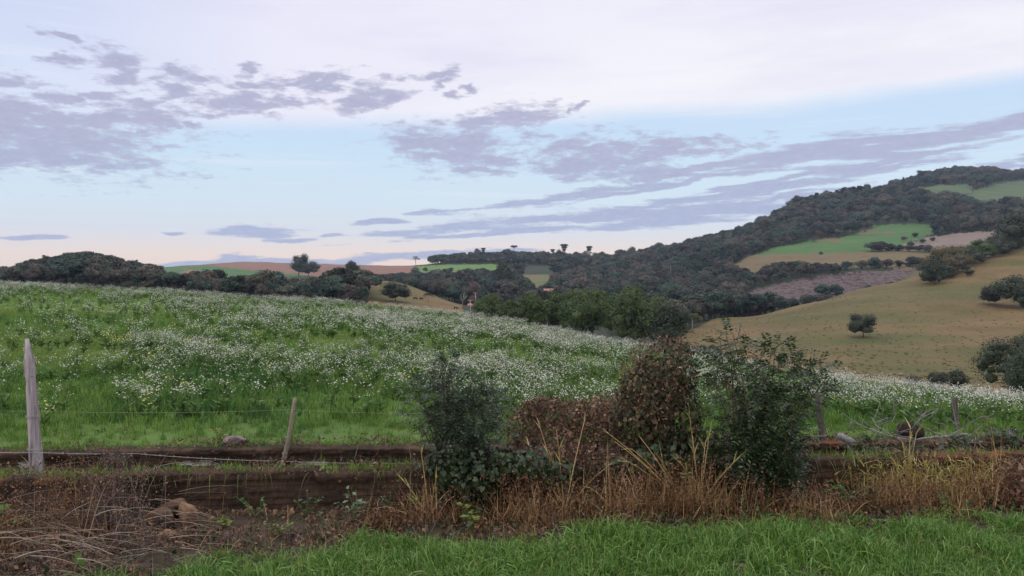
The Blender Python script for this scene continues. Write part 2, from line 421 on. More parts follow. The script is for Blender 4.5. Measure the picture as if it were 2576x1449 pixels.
# ------------------------------------------------------------------ instancing of uncountable stuff
def scatter(name, label, pts, rot, scl, meshes, mi, cat):
    src = bpy.data.collections.new(name + '_pieces')
    for k, me in enumerate(meshes):
        o = bpy.data.objects.new('%s_piece_%02d' % (name, k), me); src.objects.link(o)
    me = bpy.data.meshes.new(name)
    n = len(pts)
    me.vertices.add(n); me.vertices.foreach_set('co', np.asarray(pts, np.float32).ravel())
    a = me.attributes.new('rot', 'FLOAT_VECTOR', 'POINT'); a.data.foreach_set('vector', np.asarray(rot, np.float32).ravel())
    a = me.attributes.new('scl', 'FLOAT_VECTOR', 'POINT'); a.data.foreach_set('vector', np.asarray(scl, np.float32).ravel())
    a = me.attributes.new('pick', 'INT', 'POINT'); a.data.foreach_set('value', np.asarray(mi, np.int32))
    o = bpy.data.objects.new(name, me); COL.objects.link(o)
    ng = bpy.data.node_groups.new(name, 'GeometryNodeTree')
    ng.interface.new_socket('Geometry', in_out='INPUT', socket_type='NodeSocketGeometry')
    ng.interface.new_socket('Geometry', in_out='OUTPUT', socket_type='NodeSocketGeometry')
    N = ng.nodes; gi = N.new('NodeGroupInput'); go = N.new('NodeGroupOutput')
    ip = N.new('GeometryNodeInstanceOnPoints'); ci = N.new('GeometryNodeCollectionInfo')
    ci.inputs['Collection'].default_value = src; ci.inputs['Separate Children'].default_value = True; ci.inputs['Reset Children'].default_value = True
    ip.inputs['Pick Instance'].default_value = True
    def na(nm, t):
        q = N.new('GeometryNodeInputNamedAttribute'); q.data_type = t; q.inputs['Name'].default_value = nm; return q.outputs['Attribute']
    ng.links.new(gi.outputs[0], ip.inputs['Points']); ng.links.new(ci.outputs[0], ip.inputs['Instance'])
    ng.links.new(na('pick', 'INT'), ip.inputs['Instance Index'])
    e2r = N.new('FunctionNodeEulerToRotation')
    ng.links.new(na('rot', 'FLOAT_VECTOR'), e2r.inputs[0]); ng.links.new(e2r.outputs[0], ip.inputs['Rotation'])
    ng.links.new(na('scl', 'FLOAT_VECTOR'), ip.inputs['Scale'])
    ng.links.new(ip.outputs[0], go.inputs[0])
    md = o.modifiers.new('scatter', 'NODES'); md.node_group = ng
    return tag(o, label, cat, kind='stuff')

def rots(r, n, tilt=.12):
    return np.stack([r.normal(0, tilt, n), r.normal(0, tilt, n), r.uniform(0, 2 * PI, n)], 1)
def scl3(s, r, j=.15):
    s = np.asarray(s)[:, None] * (1 + r.uniform(-j, j, (len(s), 3))); return s

# ------------------------------------------------------------------ trees
M['bark'] = noisemat('bark', [(.03, .025, .02), (.07, .06, .05), (.11, .10, .085)], 4, stretch=(3, 3, .5), bump=.5)
M['palebark'] = noisemat('pale_bark', [(.2, .18, .16), (.32, .29, .26)], 3, stretch=(3, 3, .5))
M['wood_leaf'] = leafmat('forest_foliage', [(.009, .024, .018), (.020, .043, .030), (.042, .072, .046)], .12, objvar=.75, browns=(.075, .055, .052))
M['wood_leaf2'] = leafmat('mixed_foliage', [(.03, .034, .024), (.055, .056, .038), (.09, .082, .056)], .12, objvar=.7, browns=(.125, .085, .075))
M['row_leaf'] = leafmat('olive_foliage', [(.024, .050, .012), (.050, .084, .022), (.12, .155, .045)], .2, objvar=.12)
M['dark_leaf'] = leafmat('dark_foliage', [(.022, .034, .02), (.036, .05, .028), (.055, .07, .038)], .15, objvar=.2)
M['red_leaf'] = leafmat('reddish_foliage', [(.12, .06, .05), (.17, .09, .075)], .2)
M['gold_leaf'] = leafmat('golden_foliage', [(.045, .048, .018), (.075, .066, .026), (.10, .08, .03)], .2, objvar=.2)
M['grey_leaf'] = leafmat('grey_green_foliage', [(.035, .055, .032), (.06, .085, .05), (.10, .13, .085)], .2, objvar=.1)

def crown(mb, r, cz, rad, k, n, size, m=0, core=.72, spread=.74, lobe=(.3, .5), flat=1.0):
    """leaf clumps over k lobes filling an ellipsoid of radii rad centred at height cz"""
    rad = np.asarray(rad, float)
    d = rdir(r, k); d[:, 2] = d[:, 2] * .95 + .05
    c = d * (r.uniform(.45, 1, k) ** .5)[:, None] * rad * spread + np.array([0, 0, cz])
    lr = r.uniform(*lobe, k)[:, None] * rad * np.array([1, 1, .95 * flat])
    c = np.vstack([c, [[0, 0, cz]]]); lr = np.vstack([lr, [rad * .68]])
    wt = (lr[:, 0] * lr[:, 2]); wt = wt / wt.sum()
    for i in range(len(c)):
        V, Fc = ico(c[i], lr[i] * core, r, 1, .1); mb.add(V, Fc, m)
    w = r.choice(len(c), n, p=wt)
    dd = rdir(r, n); low = dd[:, 2] < -.35; dd[low, 2] *= -1
    P = c[w] + dd * lr[w] * r.uniform(.68, 1.2, n)[:, None]
    nor = nrm(dd + r.normal(size=(n, 3)) * .4 + np.array([0, 0, .2]))
    tan = perp(r, nor); L = size * r.uniform(.6, 1.4, n)
    v, f = leaf_quads(P - tan * L[:, None] * .5, nor, tan, L, L * .75, .1)
    mb.add(v, f, m)
    return c, lr

def trunk(mb, r, h, rb, c, m=0, limbs=5):
    pts = [np.array([0, 0, -.4])]
    for i in range(1, 5):
        pts.append(np.array([r.normal(0, .03) * h, r.normal(0, .03) * h, h * i / 4]))
    add_tube(mb, pts, np.linspace(rb, rb * .5, 5), 7, m)
    for i in range(min(limbs, len(c))):
        st = pts[2] + (pts[4] - pts[2]) * r.uniform(0, .9)
        mid = (st + c[i]) / 2 + r.normal(0, .04, 3) * h
        add_tube(mb, [st, mid, c[i]], [rb * .45, rb * .3, rb * .12], 5, m)

# --- far broadleaf variants used by the woods
FAR_MESH = []
for i in range(10):
    r = np.random.default_rng(100 + i)
    mb = MB()
    h = 1.0
    wr = (.3, .42, .58, .36, .48, .26, .5, .4, .62, .34)[i]; hr = (.45, .42, .36, .47, .4, .48, .34, .46, .33, .44)[i]
    c, lr = crown(mb, r, 1 - hr, (wr, wr, hr), int(r.integers(5, 14)), 1000, .06 if i % 2 else .075, 0, lobe=(.26, .44))
    trunk(mb, r, 1 - hr * 1.4, .02, c, 1, 4)
    FAR_MESH.append(mb.mesh('broadleaf_tree', [M['wood_leaf'] if i < 6 else M['wood_leaf2'], M['bark']]))

def tall_mask(u, v, Y, hpx):
    bad = np.zeros(len(u), bool)
    for nm, mt, poly, yr_ in FIELDS:
        for fr in (0, .3, .6):
            bad |= inpoly(u, v - hpx * fr, poly) & (Y < yr_[1])
    return bad

def sample(n, ur, yr_, r):
    Y = np.sqrt(r.uniform(yr_[0] ** 2, yr_[1] ** 2, n))
    u = r.uniform(ur[0], ur[1], n)
    X = (u - CU) / FP * Y
    return X, Y, H(X, Y), u

def thin(X, Y, d, r):
    """keep points no closer than about d"""
    key = {}
    keep = []
    for i in r.permutation(len(X)):
        a, b = int(X[i] // d[i]), int(Y[i] // d[i])
        if (a, b, int(d[i])) in key: continue
        key[(a, b, int(d[i]))] = 1; keep.append(i)
    return np.array(sorted(keep))

r = np.random.default_rng(21)
cand = []
def wood(n, ur, yr_, hr, sp, tagn, excl=True, ok=None):
    X, Y, Z, u = sample(n, ur, yr_, r)
    h = hr[0] * .75 + (hr[1] - hr[0] * .75) * r.beta(1.5, 2.2, n)
    h = h * np.where(r.random(n) < .05, 1.4, 1)
    if tagn == 'left': h = np.minimum(h, 12.5) * (.8 + .42 * np.exp(-((u - 215) / 150) ** 2))
    k = thin(X, Y, np.full(n, sp), r)
    X, Y, Z, u, h = X[k], Y[k], Z[k], u[k], h[k]
    uu, vv = proj(X, Y, Z)
    good = np.ones(len(X), bool)
    if excl: good &= ~tall_mask(uu, vv, Y, h * FP / Y)
    pas = (uu > 1640) & (Y < np.interp(uu, CR_U, CR_Y) + 25)
    good &= ~pas
    good &= ~((Y > 330) & (Y < 570) & (uu > 925) & (uu < 1160))
    if ok is not None: good &= ok(uu, vv, Y)
    for a in np.nonzero(good)[0]:
        cand.append((Y[a], X[a], Z[a], h[a], tagn))
wood(3000, (-330, 440), (430, 600), (7, 15), 6.5, 'left')
wood(900, (390, 540), (370, 480), (7, 12), 5.5, 'left')
wood(2600, (470, 940), (330, 470), (5, 10), 5.0, 'middle', ok=lambda u, v, Y: (u > 480 + (Y - 330) * .1))
wood(900, (840, 935), (400, 500), (11, 18), 5.0, 'middle')
wood(16000, (1100, 1720), (580, 1180), (8, 21), 9.5, 'valley')
wood(1200, (1560, 1930), (330, 600), (9, 16), 5.0, 'valley')
wood(2000, (1030, 1200), (600, 1180), (8, 13), 6.0, 'valley')
wood(2500, (870, 1045), (640, 1100), (7, 11), 7.0, 'valley')
wood(7000, (1080, 1540), (1380, 1750), (9, 20), 10.0, 'crest', ok=lambda u, v, Y: u > 1080 + np.abs(Y - 1560) * .15)
wood(26000, (1500, 3000), (1000, 2150), (9, 24), 12.5, 'hill')
wood(9000, (1640, 3000), (470, 1100), (6, 15), 7.5, 'slope')
cand.sort()
cand_arr = np.array([(a[0], a[1], a[2], a[3]) for a in cand]); ctag = [a[4] for a in cand]
u_, vb = proj(cand_arr[:, 1], cand_arr[:, 0], cand_arr[:, 2])
vt = vb - cand_arr[:, 3] * FP / cand_arr[:, 0]
# what nearer ground and trees hide: skyline so far in columns of 8 units
NB = 500
sky = np.full(NB, 9999.0)
yg = np.concatenate([np.arange(20, 110, 2.0), np.arange(110, 600, 6.0), np.arange(600, 2300, 20.0)])
ub = np.arange(NB) * 8 - 500 + 4
gi_ = 0
vis = np.zeros(len(cand)); keep = np.zeros(len(cand), bool)
for a in range(len(cand)):
    while gi_ < len(yg) and yg[gi_] < cand_arr[a, 0]:
        xg = (ub - CU) / FP * yg[gi_]
        _, vg = proj(xg, np.full(NB, yg[gi_]), H(xg, np.full(NB, yg[gi_])))
        sky = np.minimum(sky, vg); gi_ += 1
    wpx = cand_arr[a, 3] * .36 * FP / cand_arr[a, 0]
    b0 = int(np.clip((u_[a] - wpx + 500) // 8, 0, NB - 1)); b1 = int(np.clip((u_[a] + wpx + 500) // 8, 0, NB - 1)) + 1
    m_ = sky[b0:b1].max()
    vis[a] = m_ - vt[a]
    keep[a] = vis[a] > -14
    sky[b0:b1] = np.minimum(sky[b0:b1], vt[a] + 4)
inframe = (u_ > -10) & (u_ < 2586)
print('trees kept', keep.sum(), 'of', len(cand))
score = np.where(keep & inframe & (vis > 5), vis * cand_arr[:, 3] / cand_arr[:, 0], -1)
single = np.zeros(len(cand), bool)
single[np.argsort(-score)[:262]] = True
LAB = {'left': ('dark broadleaf tree of the domed wood at the left end of the skyline', 'trees of the left wood'),
       'middle': ('bushy tree of the low wood just behind the flower meadow ridge', 'trees of the low middle wood'),
       'valley': ('dark broadleaf tree of the wooded valley behind the olive tree row', 'trees of the valley wood'),
       'crest': ('tree of the dark grove along the distant central crest', 'trees of the crest grove'),
       'hill': ('broadleaf tree of the forest covering the big hill', 'trees of the hill forest'),
       'slope': ('scrubby tree around the fields and quarry of the hillside', 'trees between the hillside fields')}
NAME = {'left': 'broadleaf_tree', 'middle': 'broadleaf_tree', 'valley': 'broadleaf_tree', 'crest': 'broadleaf_tree', 'hill': 'broadleaf_tree', 'slope': 'broadleaf_tree'}
pts, ro, sc, mi = [], [], [], []
cnt = {}
for a in range(len(cand)):
    if not keep[a]: continue
    Y, X, Z, h = cand_arr[a]; h = h / 0.98
    k = int(r.integers(0, 10)); rz = r.uniform(0, 2 * PI); wj = r.uniform(.85, 1.3)
    if single[a]:
        o = bpy.data.objects.new(NAME[ctag[a]], FAR_MESH[k]); COL.objects.link(o)
        o.location = (X, Y, Z); o.rotation_euler = (0, 0, rz); o.scale = (h * wj, h * wj, h)
        tag(o, LAB[ctag[a]][0], 'tree', LAB[ctag[a]][1]); cnt[ctag[a]] = cnt.get(ctag[a], 0) + 1
    else:
        pts.append((X, Y, Z)); ro.append((0, 0, rz)); sc.append((h * wj, h * wj, h)); mi.append(k)
print('single trees', cnt, 'stuff', len(pts))
scatter('forest', 'dark mixed forest covering the valley and the hill beyond', pts, ro, sc, FAR_MESH, mi, 'forest')

# --- nearer trees with parts
def big_tree(loc, h, w, seed, label, group=None, leaf='row_leaf', n=4200, size=.5, k=16, name='broadleaf_tree', hr=None, flat=1.0, th=None, core=.72, lobe=(.28, .44), sx=1.0, bark='bark', cat='tree'):
    r = np.random.default_rng(seed)
    hr = hr or h * .42
    mc = MB(); c, lr = crown(mc, r, h - hr, (w / 2 * sx, w / 2, hr), k, n, size, 0, core, lobe=lobe, flat=flat)
    mt = MB(); trunk(mt, r, h - hr * 1.1, h * .022, c, 0, 7)
    e = empty(name, loc, label, cat, group, r.uniform(0, 6) if sx == 1 else 0)
    mt.obj('trunk', M[bark], e); mc.obj('crown', M[leaf], e)
    return e
for i, (u, vtop, vbot, wpx, Y, lb) in enumerate([
    (1232, 745, 815, 80, 262, 'small olive green tree at the left end of the rounded tree row'),
    (1282, 757, 822, 66, 250, 'lowest rounded olive tree, second in the row behind the meadow'),
    (1345, 742, 840, 88, 242, 'broad olive green tree left of centre in the rounded tree row'),
    (1418, 734, 850, 108, 250, 'rounded olive tree squeezed into the middle of the tree row'),
    (1492, 728, 866, 146, 228, 'tall domed olive tree second from the right of the row'),
    (1614, 727, 882, 160, 215, 'largest domed olive tree at the right end of the tree row'),
    (1678, 768, 882, 104, 208, 'dark lower tree leaning on the right flank of the largest olive tree')]):
    g = ground_at(u, Y); top = at(u, vtop, Y)[2]
    h = (top - g[2]) * 1.10
    big_tree(g, h, wpx * 1.2 * Y / FP, 300 + i, lb, 'rounded trees in the row behind the meadow', n=9500, size=.46, k=34, hr=h * .5, core=.5, lobe=(.17, .36), leaf='row_leaf' if i != 6 else 'dark_leaf')
# lone pasture tree
Y = 300
g = ground_at(2172, Y); 
yy = np.arange(120, 420, 1.0); gv = proj((2172 - CU) / FP * yy, yy, H((2172 - CU) / FP * yy, yy))[1]
Yl = float(yy[np.argmin(np.abs(gv - 848))])
g = ground_at(2172, Yl); h = (848 - 783) * Yl / FP
big_tree(g, h, 78 * Yl / FP, 320, 'lone dark umbrella shaped tree on the dry pasture slope', leaf='dark_leaf', n=4200, size=h * .04, k=26, hr=h * .5, lobe=(.25, .42), th=.3)

def y_for(u, v, lo=110, hi=900):
    yy = np.arange(lo, hi, 1.0); gv = proj((u - CU) / FP * yy, yy, H((u - CU) / FP * yy, yy))[1]
    return float(yy[np.argmin(np.abs(gv - v))])

for i, (u, vtop, vbot, wpx, Y, lb, leaf, nm, grp) in enumerate([
    (995, 706, 766, 82, 405, 'dark round tree standing alone before the brown slope left of centre', 'dark_leaf', 'round_tree', None),
    (752, 635, 690, 50, 1150, 'dark leaning tree on the skyline of the ploughed field', 'dark_leaf', 'skyline_tree', None),
    (775, 652, 694, 64, 1150, 'spreading lower tree beside the leaning tree on the ploughed field', 'dark_leaf', 'skyline_tree', None),
    (885, 652, 700, 40, 700, 'small round tree at the edge of the red field', 'dark_leaf', 'round_tree', None),
    (1270, 652, 742, 50, 800, 'tall dark clump standing above the valley wood', 'dark_leaf', 'tall_tree', None),
    (2385, 616, 690, 92, 505, 'golden topped tree at the lower end of the pasture hedgerow', 'gold_leaf', 'hedgerow_tree', 'hedgerow trees on the pasture edge'),
    (2352, 640, 716, 50, 470, 'pale stemmed green tree lowest in the pasture hedgerow', 'dark_leaf', 'hedgerow_tree', 'hedgerow trees on the pasture edge'),
    (2395, 630, 690, 56, 520, 'greyish tree above the golden one in the pasture hedgerow', 'wood_leaf2', 'hedgerow_tree', 'hedgerow trees on the pasture edge'),
    (2430, 622, 672, 60, 545, 'dark green hedgerow tree midway up the pasture edge', 'dark_leaf', 'hedgerow_tree', 'hedgerow trees on the pasture edge'),
    (2475, 600, 650, 64, 575, 'fresh green hedgerow tree near the top of the pasture', 'row_leaf', 'hedgerow_tree', 'hedgerow trees on the pasture edge'),
    (2520, 585, 638, 60, 590, 'bushy hedgerow tree highest on the pasture edge', 'dark_leaf', 'hedgerow_tree', 'hedgerow trees on the pasture edge'),
    (2340, 668, 712, 40, 470, 'low dark shrubby tree at the very foot of the pasture hedgerow', 'dark_leaf', 'hedgerow_tree', 'hedgerow trees on the pasture edge'),
    (2378, 660, 700, 50, 500, 'dark low tree under the golden topped one in the hedgerow', 'dark_leaf', 'hedgerow_tree', 'hedgerow trees on the pasture edge'),
    (2410, 640, 684, 54, 530, 'dull green hedgerow tree right of the greyish one', 'wood_leaf2', 'hedgerow_tree', 'hedgerow trees on the pasture edge'),
    (2450, 625, 662, 50, 560, 'small dark hedgerow tree before the fallow field', 'dark_leaf', 'hedgerow_tree', 'hedgerow trees on the pasture edge'),
    (2500, 598, 645, 54, 590, 'brownish hedgerow tree just below the highest bushy one', 'wood_leaf2', 'hedgerow_tree', 'hedgerow trees on the pasture edge'),
    (2555, 530, 625, 90, 640, 'tall dark tree where the hedgerow meets the frame edge', 'dark_leaf', 'hedgerow_tree', 'hedgerow trees on the pasture edge'),
    ]):
    Y = min(Y, 640 if 'hedgerow' in nm else Y)
    if 'hedgerow' in nm: Y = y_for(u, vbot, 300, 640)
    g = ground_at(u, Y); gv = proj(*g)[1]
    top = at(u, vtop, Y)[2]
    base = g[2] if gv > vbot - 30 else g[2]
    h = max(top - base, 4.0)
    big_tree((g[0], g[1], g[2]), h, wpx * (1.35 if 'hedgerow' in nm else 1) * Y / FP, 340 + i, lb, grp, leaf=leaf, n=2600, size=max(.4, h * .05), k=18, name=nm, hr=h * (.54 if 'hedgerow' in nm else .5))

# bushes of the pasture and the dark bush at the right edge
for i, (u, vtop, vbot, wpx, leaf, lb) in enumerate([
    (2530, 690, 772, 105, 'dark_leaf', 'large dark thicket high on the pasture at the frame edge'),
    (2495, 715, 766, 60, 'wood_leaf2', 'brownish bush on the left flank of the large pasture thicket'),
    (2575, 735, 775, 70, 'dark_leaf', 'low bush below the large pasture thicket'),
    (2398, 930, 972, 76, 'dark_leaf', 'round dark bush at the foot of the pasture'),
    (2355, 938, 970, 46, 'dark_leaf', 'small bush left of the round one at the pasture foot'),
    (2300, 945, 968, 44, 'wood_leaf2', 'lowest brownish bush on the pasture foot'),
    (2440, 676, 694, 30, 'dark_leaf', 'tiny dark bush below the hedgerow'),
    (1742, 858, 885, 100, 'dark_leaf', 'dark bush behind the meadow ridge beside the vine covered stump'),
    (1800, 872, 900, 70, 'dark_leaf', 'dark bush behind the compound leaved shrub'),
    (2180, 848, 856, 40, 'dark_leaf', 'low growth at the foot of the lone tree')]):
    if u == 2180: continue
    Y = y_for(u, vbot, 95, 600)
    if u in (1742, 1800): Y = 95
    if u in (2398, 2355, 2300): Y = 128
    g = ground_at(u, Y); h = (at(u, vtop, Y)[2] - g[2])
    r = np.random.default_rng(380 + i)
    mc = MB(); c, lr = crown(mc, r, h * .5, (wpx * Y / FP / 2, wpx * Y / FP / 2, h * .5), 14, 2600, max(.14, h * .06), 0, .7)
    o = mc.obj('bush', M[leaf], loc=g); tag(o, lb, 'bush')
Y = 105
for i, (u, vtop, vbot, wpx, leaf, lb) in enumerate([
    (2560, 832, 990, 215, 'dark_leaf', 'big dark bush at the right frame edge below the pasture'),
    (2590, 850, 960, 120, 'grey_leaf', 'grey green leafy bush at the right edge before the dark one')]):
    YY_ = Y - i * 9
    g = ground_at(u, YY_); h = at(u, vtop, YY_)[2] - g[2]
    r = np.random.default_rng(395 + i)
    mc = MB(); c, lr = crown(mc, r, h * .5, (wpx * YY_ / FP / 2, wpx * YY_ / FP / 2, h * .5), 34, 11000, .2, 0, .5, lobe=(.16, .34))
    o = mc.obj('bush', M[leaf], loc=g); tag(o, lb, 'bush')

r = np.random.default_rng(399)
for i, (u, v, hp) in enumerate([(2192, 632, 22), (2215, 632, 24), (2240, 631, 18), (2262, 631, 15), (2285, 632, 15), (2310, 633, 16), (2335, 634, 18), (2065, 640, 7), (1960, 676, 18), (1990, 684, 26), (2020, 686, 30), (2060, 684, 22), (2095, 680, 16), (2130, 678, 20), (2165, 676, 20), (2200, 674, 26), (2230, 673, 20), (2262, 671, 16), (2295, 670, 24), (2315, 668, 20),
    (2105, 739, 24), (2070, 742, 28), (2185, 735, 15), (2240, 718, 14), (2290, 620, 12), (2320, 612, 10), (2345, 606, 9), (508, 700, 22), (1070, 682, 9), (1130, 688, 14), (1200, 684, 8), (2300, 596, 10), (2275, 604, 9)]):
    Y = y_for(u, v, 640, 1400) if v < 700 else 690
    g = ground_at(u, Y); h = hp * Y / FP * 1.5
    o = bpy.data.objects.new('field_bush', FAR_MESH[int(r.choice([2, 4, 6, 8]))]); COL.objects.link(o); o.location = (g[0], g[1], g[2] - h * .34); o.scale = (h * 1.25, h * 1.25, h * 1.05); o.rotation_euler = (0, 0, r.uniform(0, 6))
    tag(o, 'dark bush on the border of a field or of the quarry', 'bush', 'bushes bordering the hillside fields')

# small tussocks on the pasture
r = np.random.default_rng(401)
mb_t = []
for i in range(3):
    mb = MB(); n = 60
    b = np.stack([r.normal(0, .25, n), r.normal(0, .25, n), np.zeros(n)], 1)
    v, f = blades(r, b, updir(r, n, .6), r.uniform(.25, .55, n), .06, .3, 2); mb.add(v, f)
    mb_t.append(mb.mesh('tussock', [leafmat('tussock_%d' % i, [(.07, .05, .02), (.13, .09, .036), (.2, .14, .065)], .1)]))
n = 3800
u = r.uniform(1660, 2700, n); Y = np.exp(r.uniform(math.log(110), math.log(620), n)); X = (u - CU) / FP * Y
k = Y < np.interp(u, CR_U, CR_Y)
X, Y = X[k], Y[k]; n = len(X)
scatter('dry_grass', 'dry ochre grass tussocks over the pasture slope', np.stack([X, Y, H(X, Y)], 1), rots(r, n, .1), scl3(r.uniform(.4, 1.0, n) ** 1.5, r), mb_t, r.integers(0, 3, n), 'grass')

# --- araucarias on the crest
M['arau'] = leafmat('araucaria_needles', [(.02, .03, .02), (.035, .045, .028)], .05)
def araucaria(u, vtop, vbot, Y, wpx, seed, label, tiers=1):
    r = np.random.default_rng(seed)
    g = ground_at(u, Y); top = at(u, vtop, Y)[2]; h = top - g[2]; w = wpx * Y / FP / 2 * .72
    e = empty('araucaria', g, label, 'tree', 'umbrella pines on the crest')
    mt = MB(); add_tube(mt, [(0, 0, -.5), (.1, 0, h * .5), (0, .1, h * .9)], [h * .02, h * .015, h * .009], 7)
    mc = MB()
    for t in range(tiers):
        zt = h * (.93 - .14 * t); wt = w * (1 - .28 * t)
        nb = 16 if t == 0 else 9
        for a in range(nb):
            th = a * 2 * PI / nb + r.uniform(-.2, .2); L = wt * r.uniform(.75, 1.05)
            tip = np.array([math.cos(th) * L, math.sin(th) * L, zt + h * .05])
            add_tube(mt, [(0, 0, zt - h * .1), tip * np.array([.55, .55, 1]) - np.array([0, 0, h * .07]), tip], [h * .006, h * .005, h * .003], 4)
            n = 90
            P = tip * np.array([.8, .8, 1]) + r.normal(size=(n, 3)) * np.array([wt * .2, wt * .2, h * .022])
            nor = nrm(r.normal(size=(n, 3)) + np.array([0, 0, .8])); tan = perp(r, nor)
            v, f = leaf_quads(P, nor, tan, h * .05, h * .025); mc.add(v, f)
        n = 160 if t == 0 else 60
        P = r.normal(size=(n, 3)) * np.array([wt * .4, wt * .4, h * .02]) + np.array([0, 0, zt + h * .04])
        nor = nrm(r.normal(size=(n, 3)) + np.array([0, 0, .8])); v, f = leaf_quads(P, nor, perp(r, nor), h * .055, h * .03); mc.add(v, f)
    mt.obj('trunk', M['bark'], e); mc.obj('crown', M['arau'], e)
araucaria(1419, 616, 655, 1560, 23, 1, 'tallest umbrella pine with tiered crown against the pale sky', 3)
araucaria(1293, 619, 648, 1560, 20, 2, 'flat topped umbrella pine above the middle of the crest grove', 1)
araucaria(1216, 625, 655, 1560, 14, 3, 'small tiered umbrella pine left along the crest grove', 3)
araucaria(1482, 621, 655, 1560, 16, 4, 'umbrella pine at the right end of the crest grove', 2)
araucaria(1390, 628, 655, 1560, 14, 5, 'short umbrella pine just left of the tallest one', 2)
# airy skyline trees
for i, (u, vtop, Y, wpx, lb, g_) in enumerate([
    (1046, 643, 1500, 26, 'sparse see through tree at the left end of the crest', None),
    (116, 640, 520, 30, 'airy open crowned tree on the left wood skyline', 'airy trees on the left wood'),
    (340, 652, 520, 26, 'airy white gapped tree at the right slope of the left wood', 'airy trees on the left wood'),
    (1395, 634, 1540, 14, 'thin leaved tree under the tallest umbrella pine', None),
    (1478, 628, 1530, 30, 'dark knobbly tree beside the right end umbrella pine', None)]):
    g = ground_at(u, Y); h = at(u, vtop, Y)[2] - g[2]; w = wpx * Y / FP
    big_tree(g, h, w, 420 + i, lb, g_, leaf='dark_leaf', n=420, size=h * .045, k=9, hr=h * .26, core=.25, lobe=(.2, .34), name='open_tree')
# conifer group on the hill shoulder
M['conif'] = leafmat('conifer_needles', [(.02, .03, .022), (.034, .045, .03)], .05, objvar=.2)
def conifer_mesh(seed):
    r = np.random.default_rng(seed); mb = MB()
    add_tube(mb, [(0, 0, -.02), (0, 0, .5), (0, 0, .98)], [.02, .014, .003], 6, 1)
    n = 900; z = r.uniform(.12, 1, n) ; th = r.uniform(0, 2 * PI, n)
    rad = (1 - z) * .26 * (.75 + .25 * np.sin(z * 60)) * r.uniform(.4, 1.05, n) + .01
    P = np.stack([np.cos(th) * rad, np.sin(th) * rad, z], 1)
    tan = nrm(np.stack([np.cos(th), np.sin(th), np.full(n, -.35)], 1) + r.normal(size=(n, 3)) * .2)
    nor = nrm(np.cross(tan, np.stack([-np.sin(th), np.cos(th), np.zeros(n)], 1)))
    v, f = leaf_quads(P, nor, tan, .09, .05); mb.add(v, f, 0)
    return mb.mesh('conifer', [M['conif'], M['bark']])
CM = [conifer_mesh(s) for s in (5, 6, 7)]
CONL = ['pointed dark conifer of the clump on the hill shoulder skyline']
for i in range(10):
    u = 2052 + i * 12 + rng.uniform(-3, 3); Y = 1560 + rng.uniform(-30, 30)
    g = ground_at(u, Y); h = rng.uniform(16, 24) * (1.25 if i > 5 else 1)
    o = bpy.data.objects.new('conifer', CM[i % 3]); COL.objects.link(o); o.location = g; o.scale = (h * 1.7, h * 1.7, h); o.rotation_euler = (0, 0, rng.uniform(0, 6))
    tag(o, CONL[0], 'tree', 'conifers on the hill shoulder')
for u, lb in ((2270, 'single dark column tree on the skyline right of the conifer clump'),):
    g = ground_at(u, 1620); o = bpy.data.objects.new('conifer', CM[0]); COL.objects.link(o); o.location = g; o.scale = (22, 22, 30); tag(o, lb, 'tree')

# --- palms 
M['palm'] = leafmat('palm_fronds', [(.06, .07, .025), (.09, .10, .04), (.13, .12, .06)], .2)
def palm(u, vtop, vbot, Y, wpx, seed, label):
    r = np.random.default_rng(seed); g = ground_at(u, Y); h = at(u, vtop, Y)[2] - g[2]; w = wpx * Y / FP / 2
    e = empty('palm_tree', g, label, 'palm')
    mt = MB(); add_tube(mt, [(0, 0, -.3), (.05, 0, h * .4), (.0, 0, h * .72)], [h * .04, h * .03, h * .028], 8); mt.obj('trunk', M['palebark'], e)
    mc = MB()
    for a in range(16):
        th = a * 2.4; el = r.uniform(.1, 1.2); d = np.array([math.cos(th) * math.cos(el), math.sin(th) * math.cos(el), math.sin(el)])
        t = np.linspace(0, 1, 9); L = w * 1.5
        c = np.array([0, 0, h * .72]) + d * (L * t)[:, None]; c[:, 2] -= L * .8 * t ** 2
        add_tube(mc, c, h * .006, 3)
        side = nrm(np.cross(d, [0, 0, 1.0]))
        for sgn in (-1, 1):
            tan = nrm(side * sgn + d * .5 + np.array([0, 0, -.5])); tn = np.tile(tan, (8, 1))
            nor = nrm(np.cross(tn, np.tile(d, (8, 1)))); v, f = leaf_quads(c[1:], nor, tn, L * .38, L * .08); mc.add(v, f)
    mc.obj('crown', M['palm'], e)
palm(1742, 782, 820, 320, 40, 1, 'drooping palm where the pasture meets the valley wood')
palm(1077, 733, 757, 430, 20, 2, 'small shaggy palm on the brown slope left of centre')

# reddish, golden and bare trees
for i, (u, vtop, vbot, wpx, Y, leaf, lb) in enumerate([
    (1190, 742, 775, 34, 470, 'red_leaf', 'small pinkish red tree by the utility poles'),
    (1385, 722, 780, 70, 430, 'wood_leaf2', 'brownish grey round tree above the olive tree row'),
    (1440, 738, 775, 40, 420, 'red_leaf', 'peach coloured tree behind the olive row'),
    (322, 705, 735, 34, 395, 'gold_leaf', 'golden brown bush at the foot of the left wood'),
    (375, 704, 738, 40, 395, 'gold_leaf', 'second golden bush at the right foot of the left wood'),
    (655, 712, 745, 40, 330, 'wood_leaf2', 'rusty brown bush at the front of the low middle wood')]):
    g = ground_at(u, Y); h = at(u, vtop, Y)[2] - g[2]
    if h < 2: continue
    big_tree(g, h, wpx * Y / FP, 450 + i, lb, None, leaf=leaf, n=1500, size=max(.35, h * .05), k=12, hr=min(h * .45, 6), name='coloured_tree')
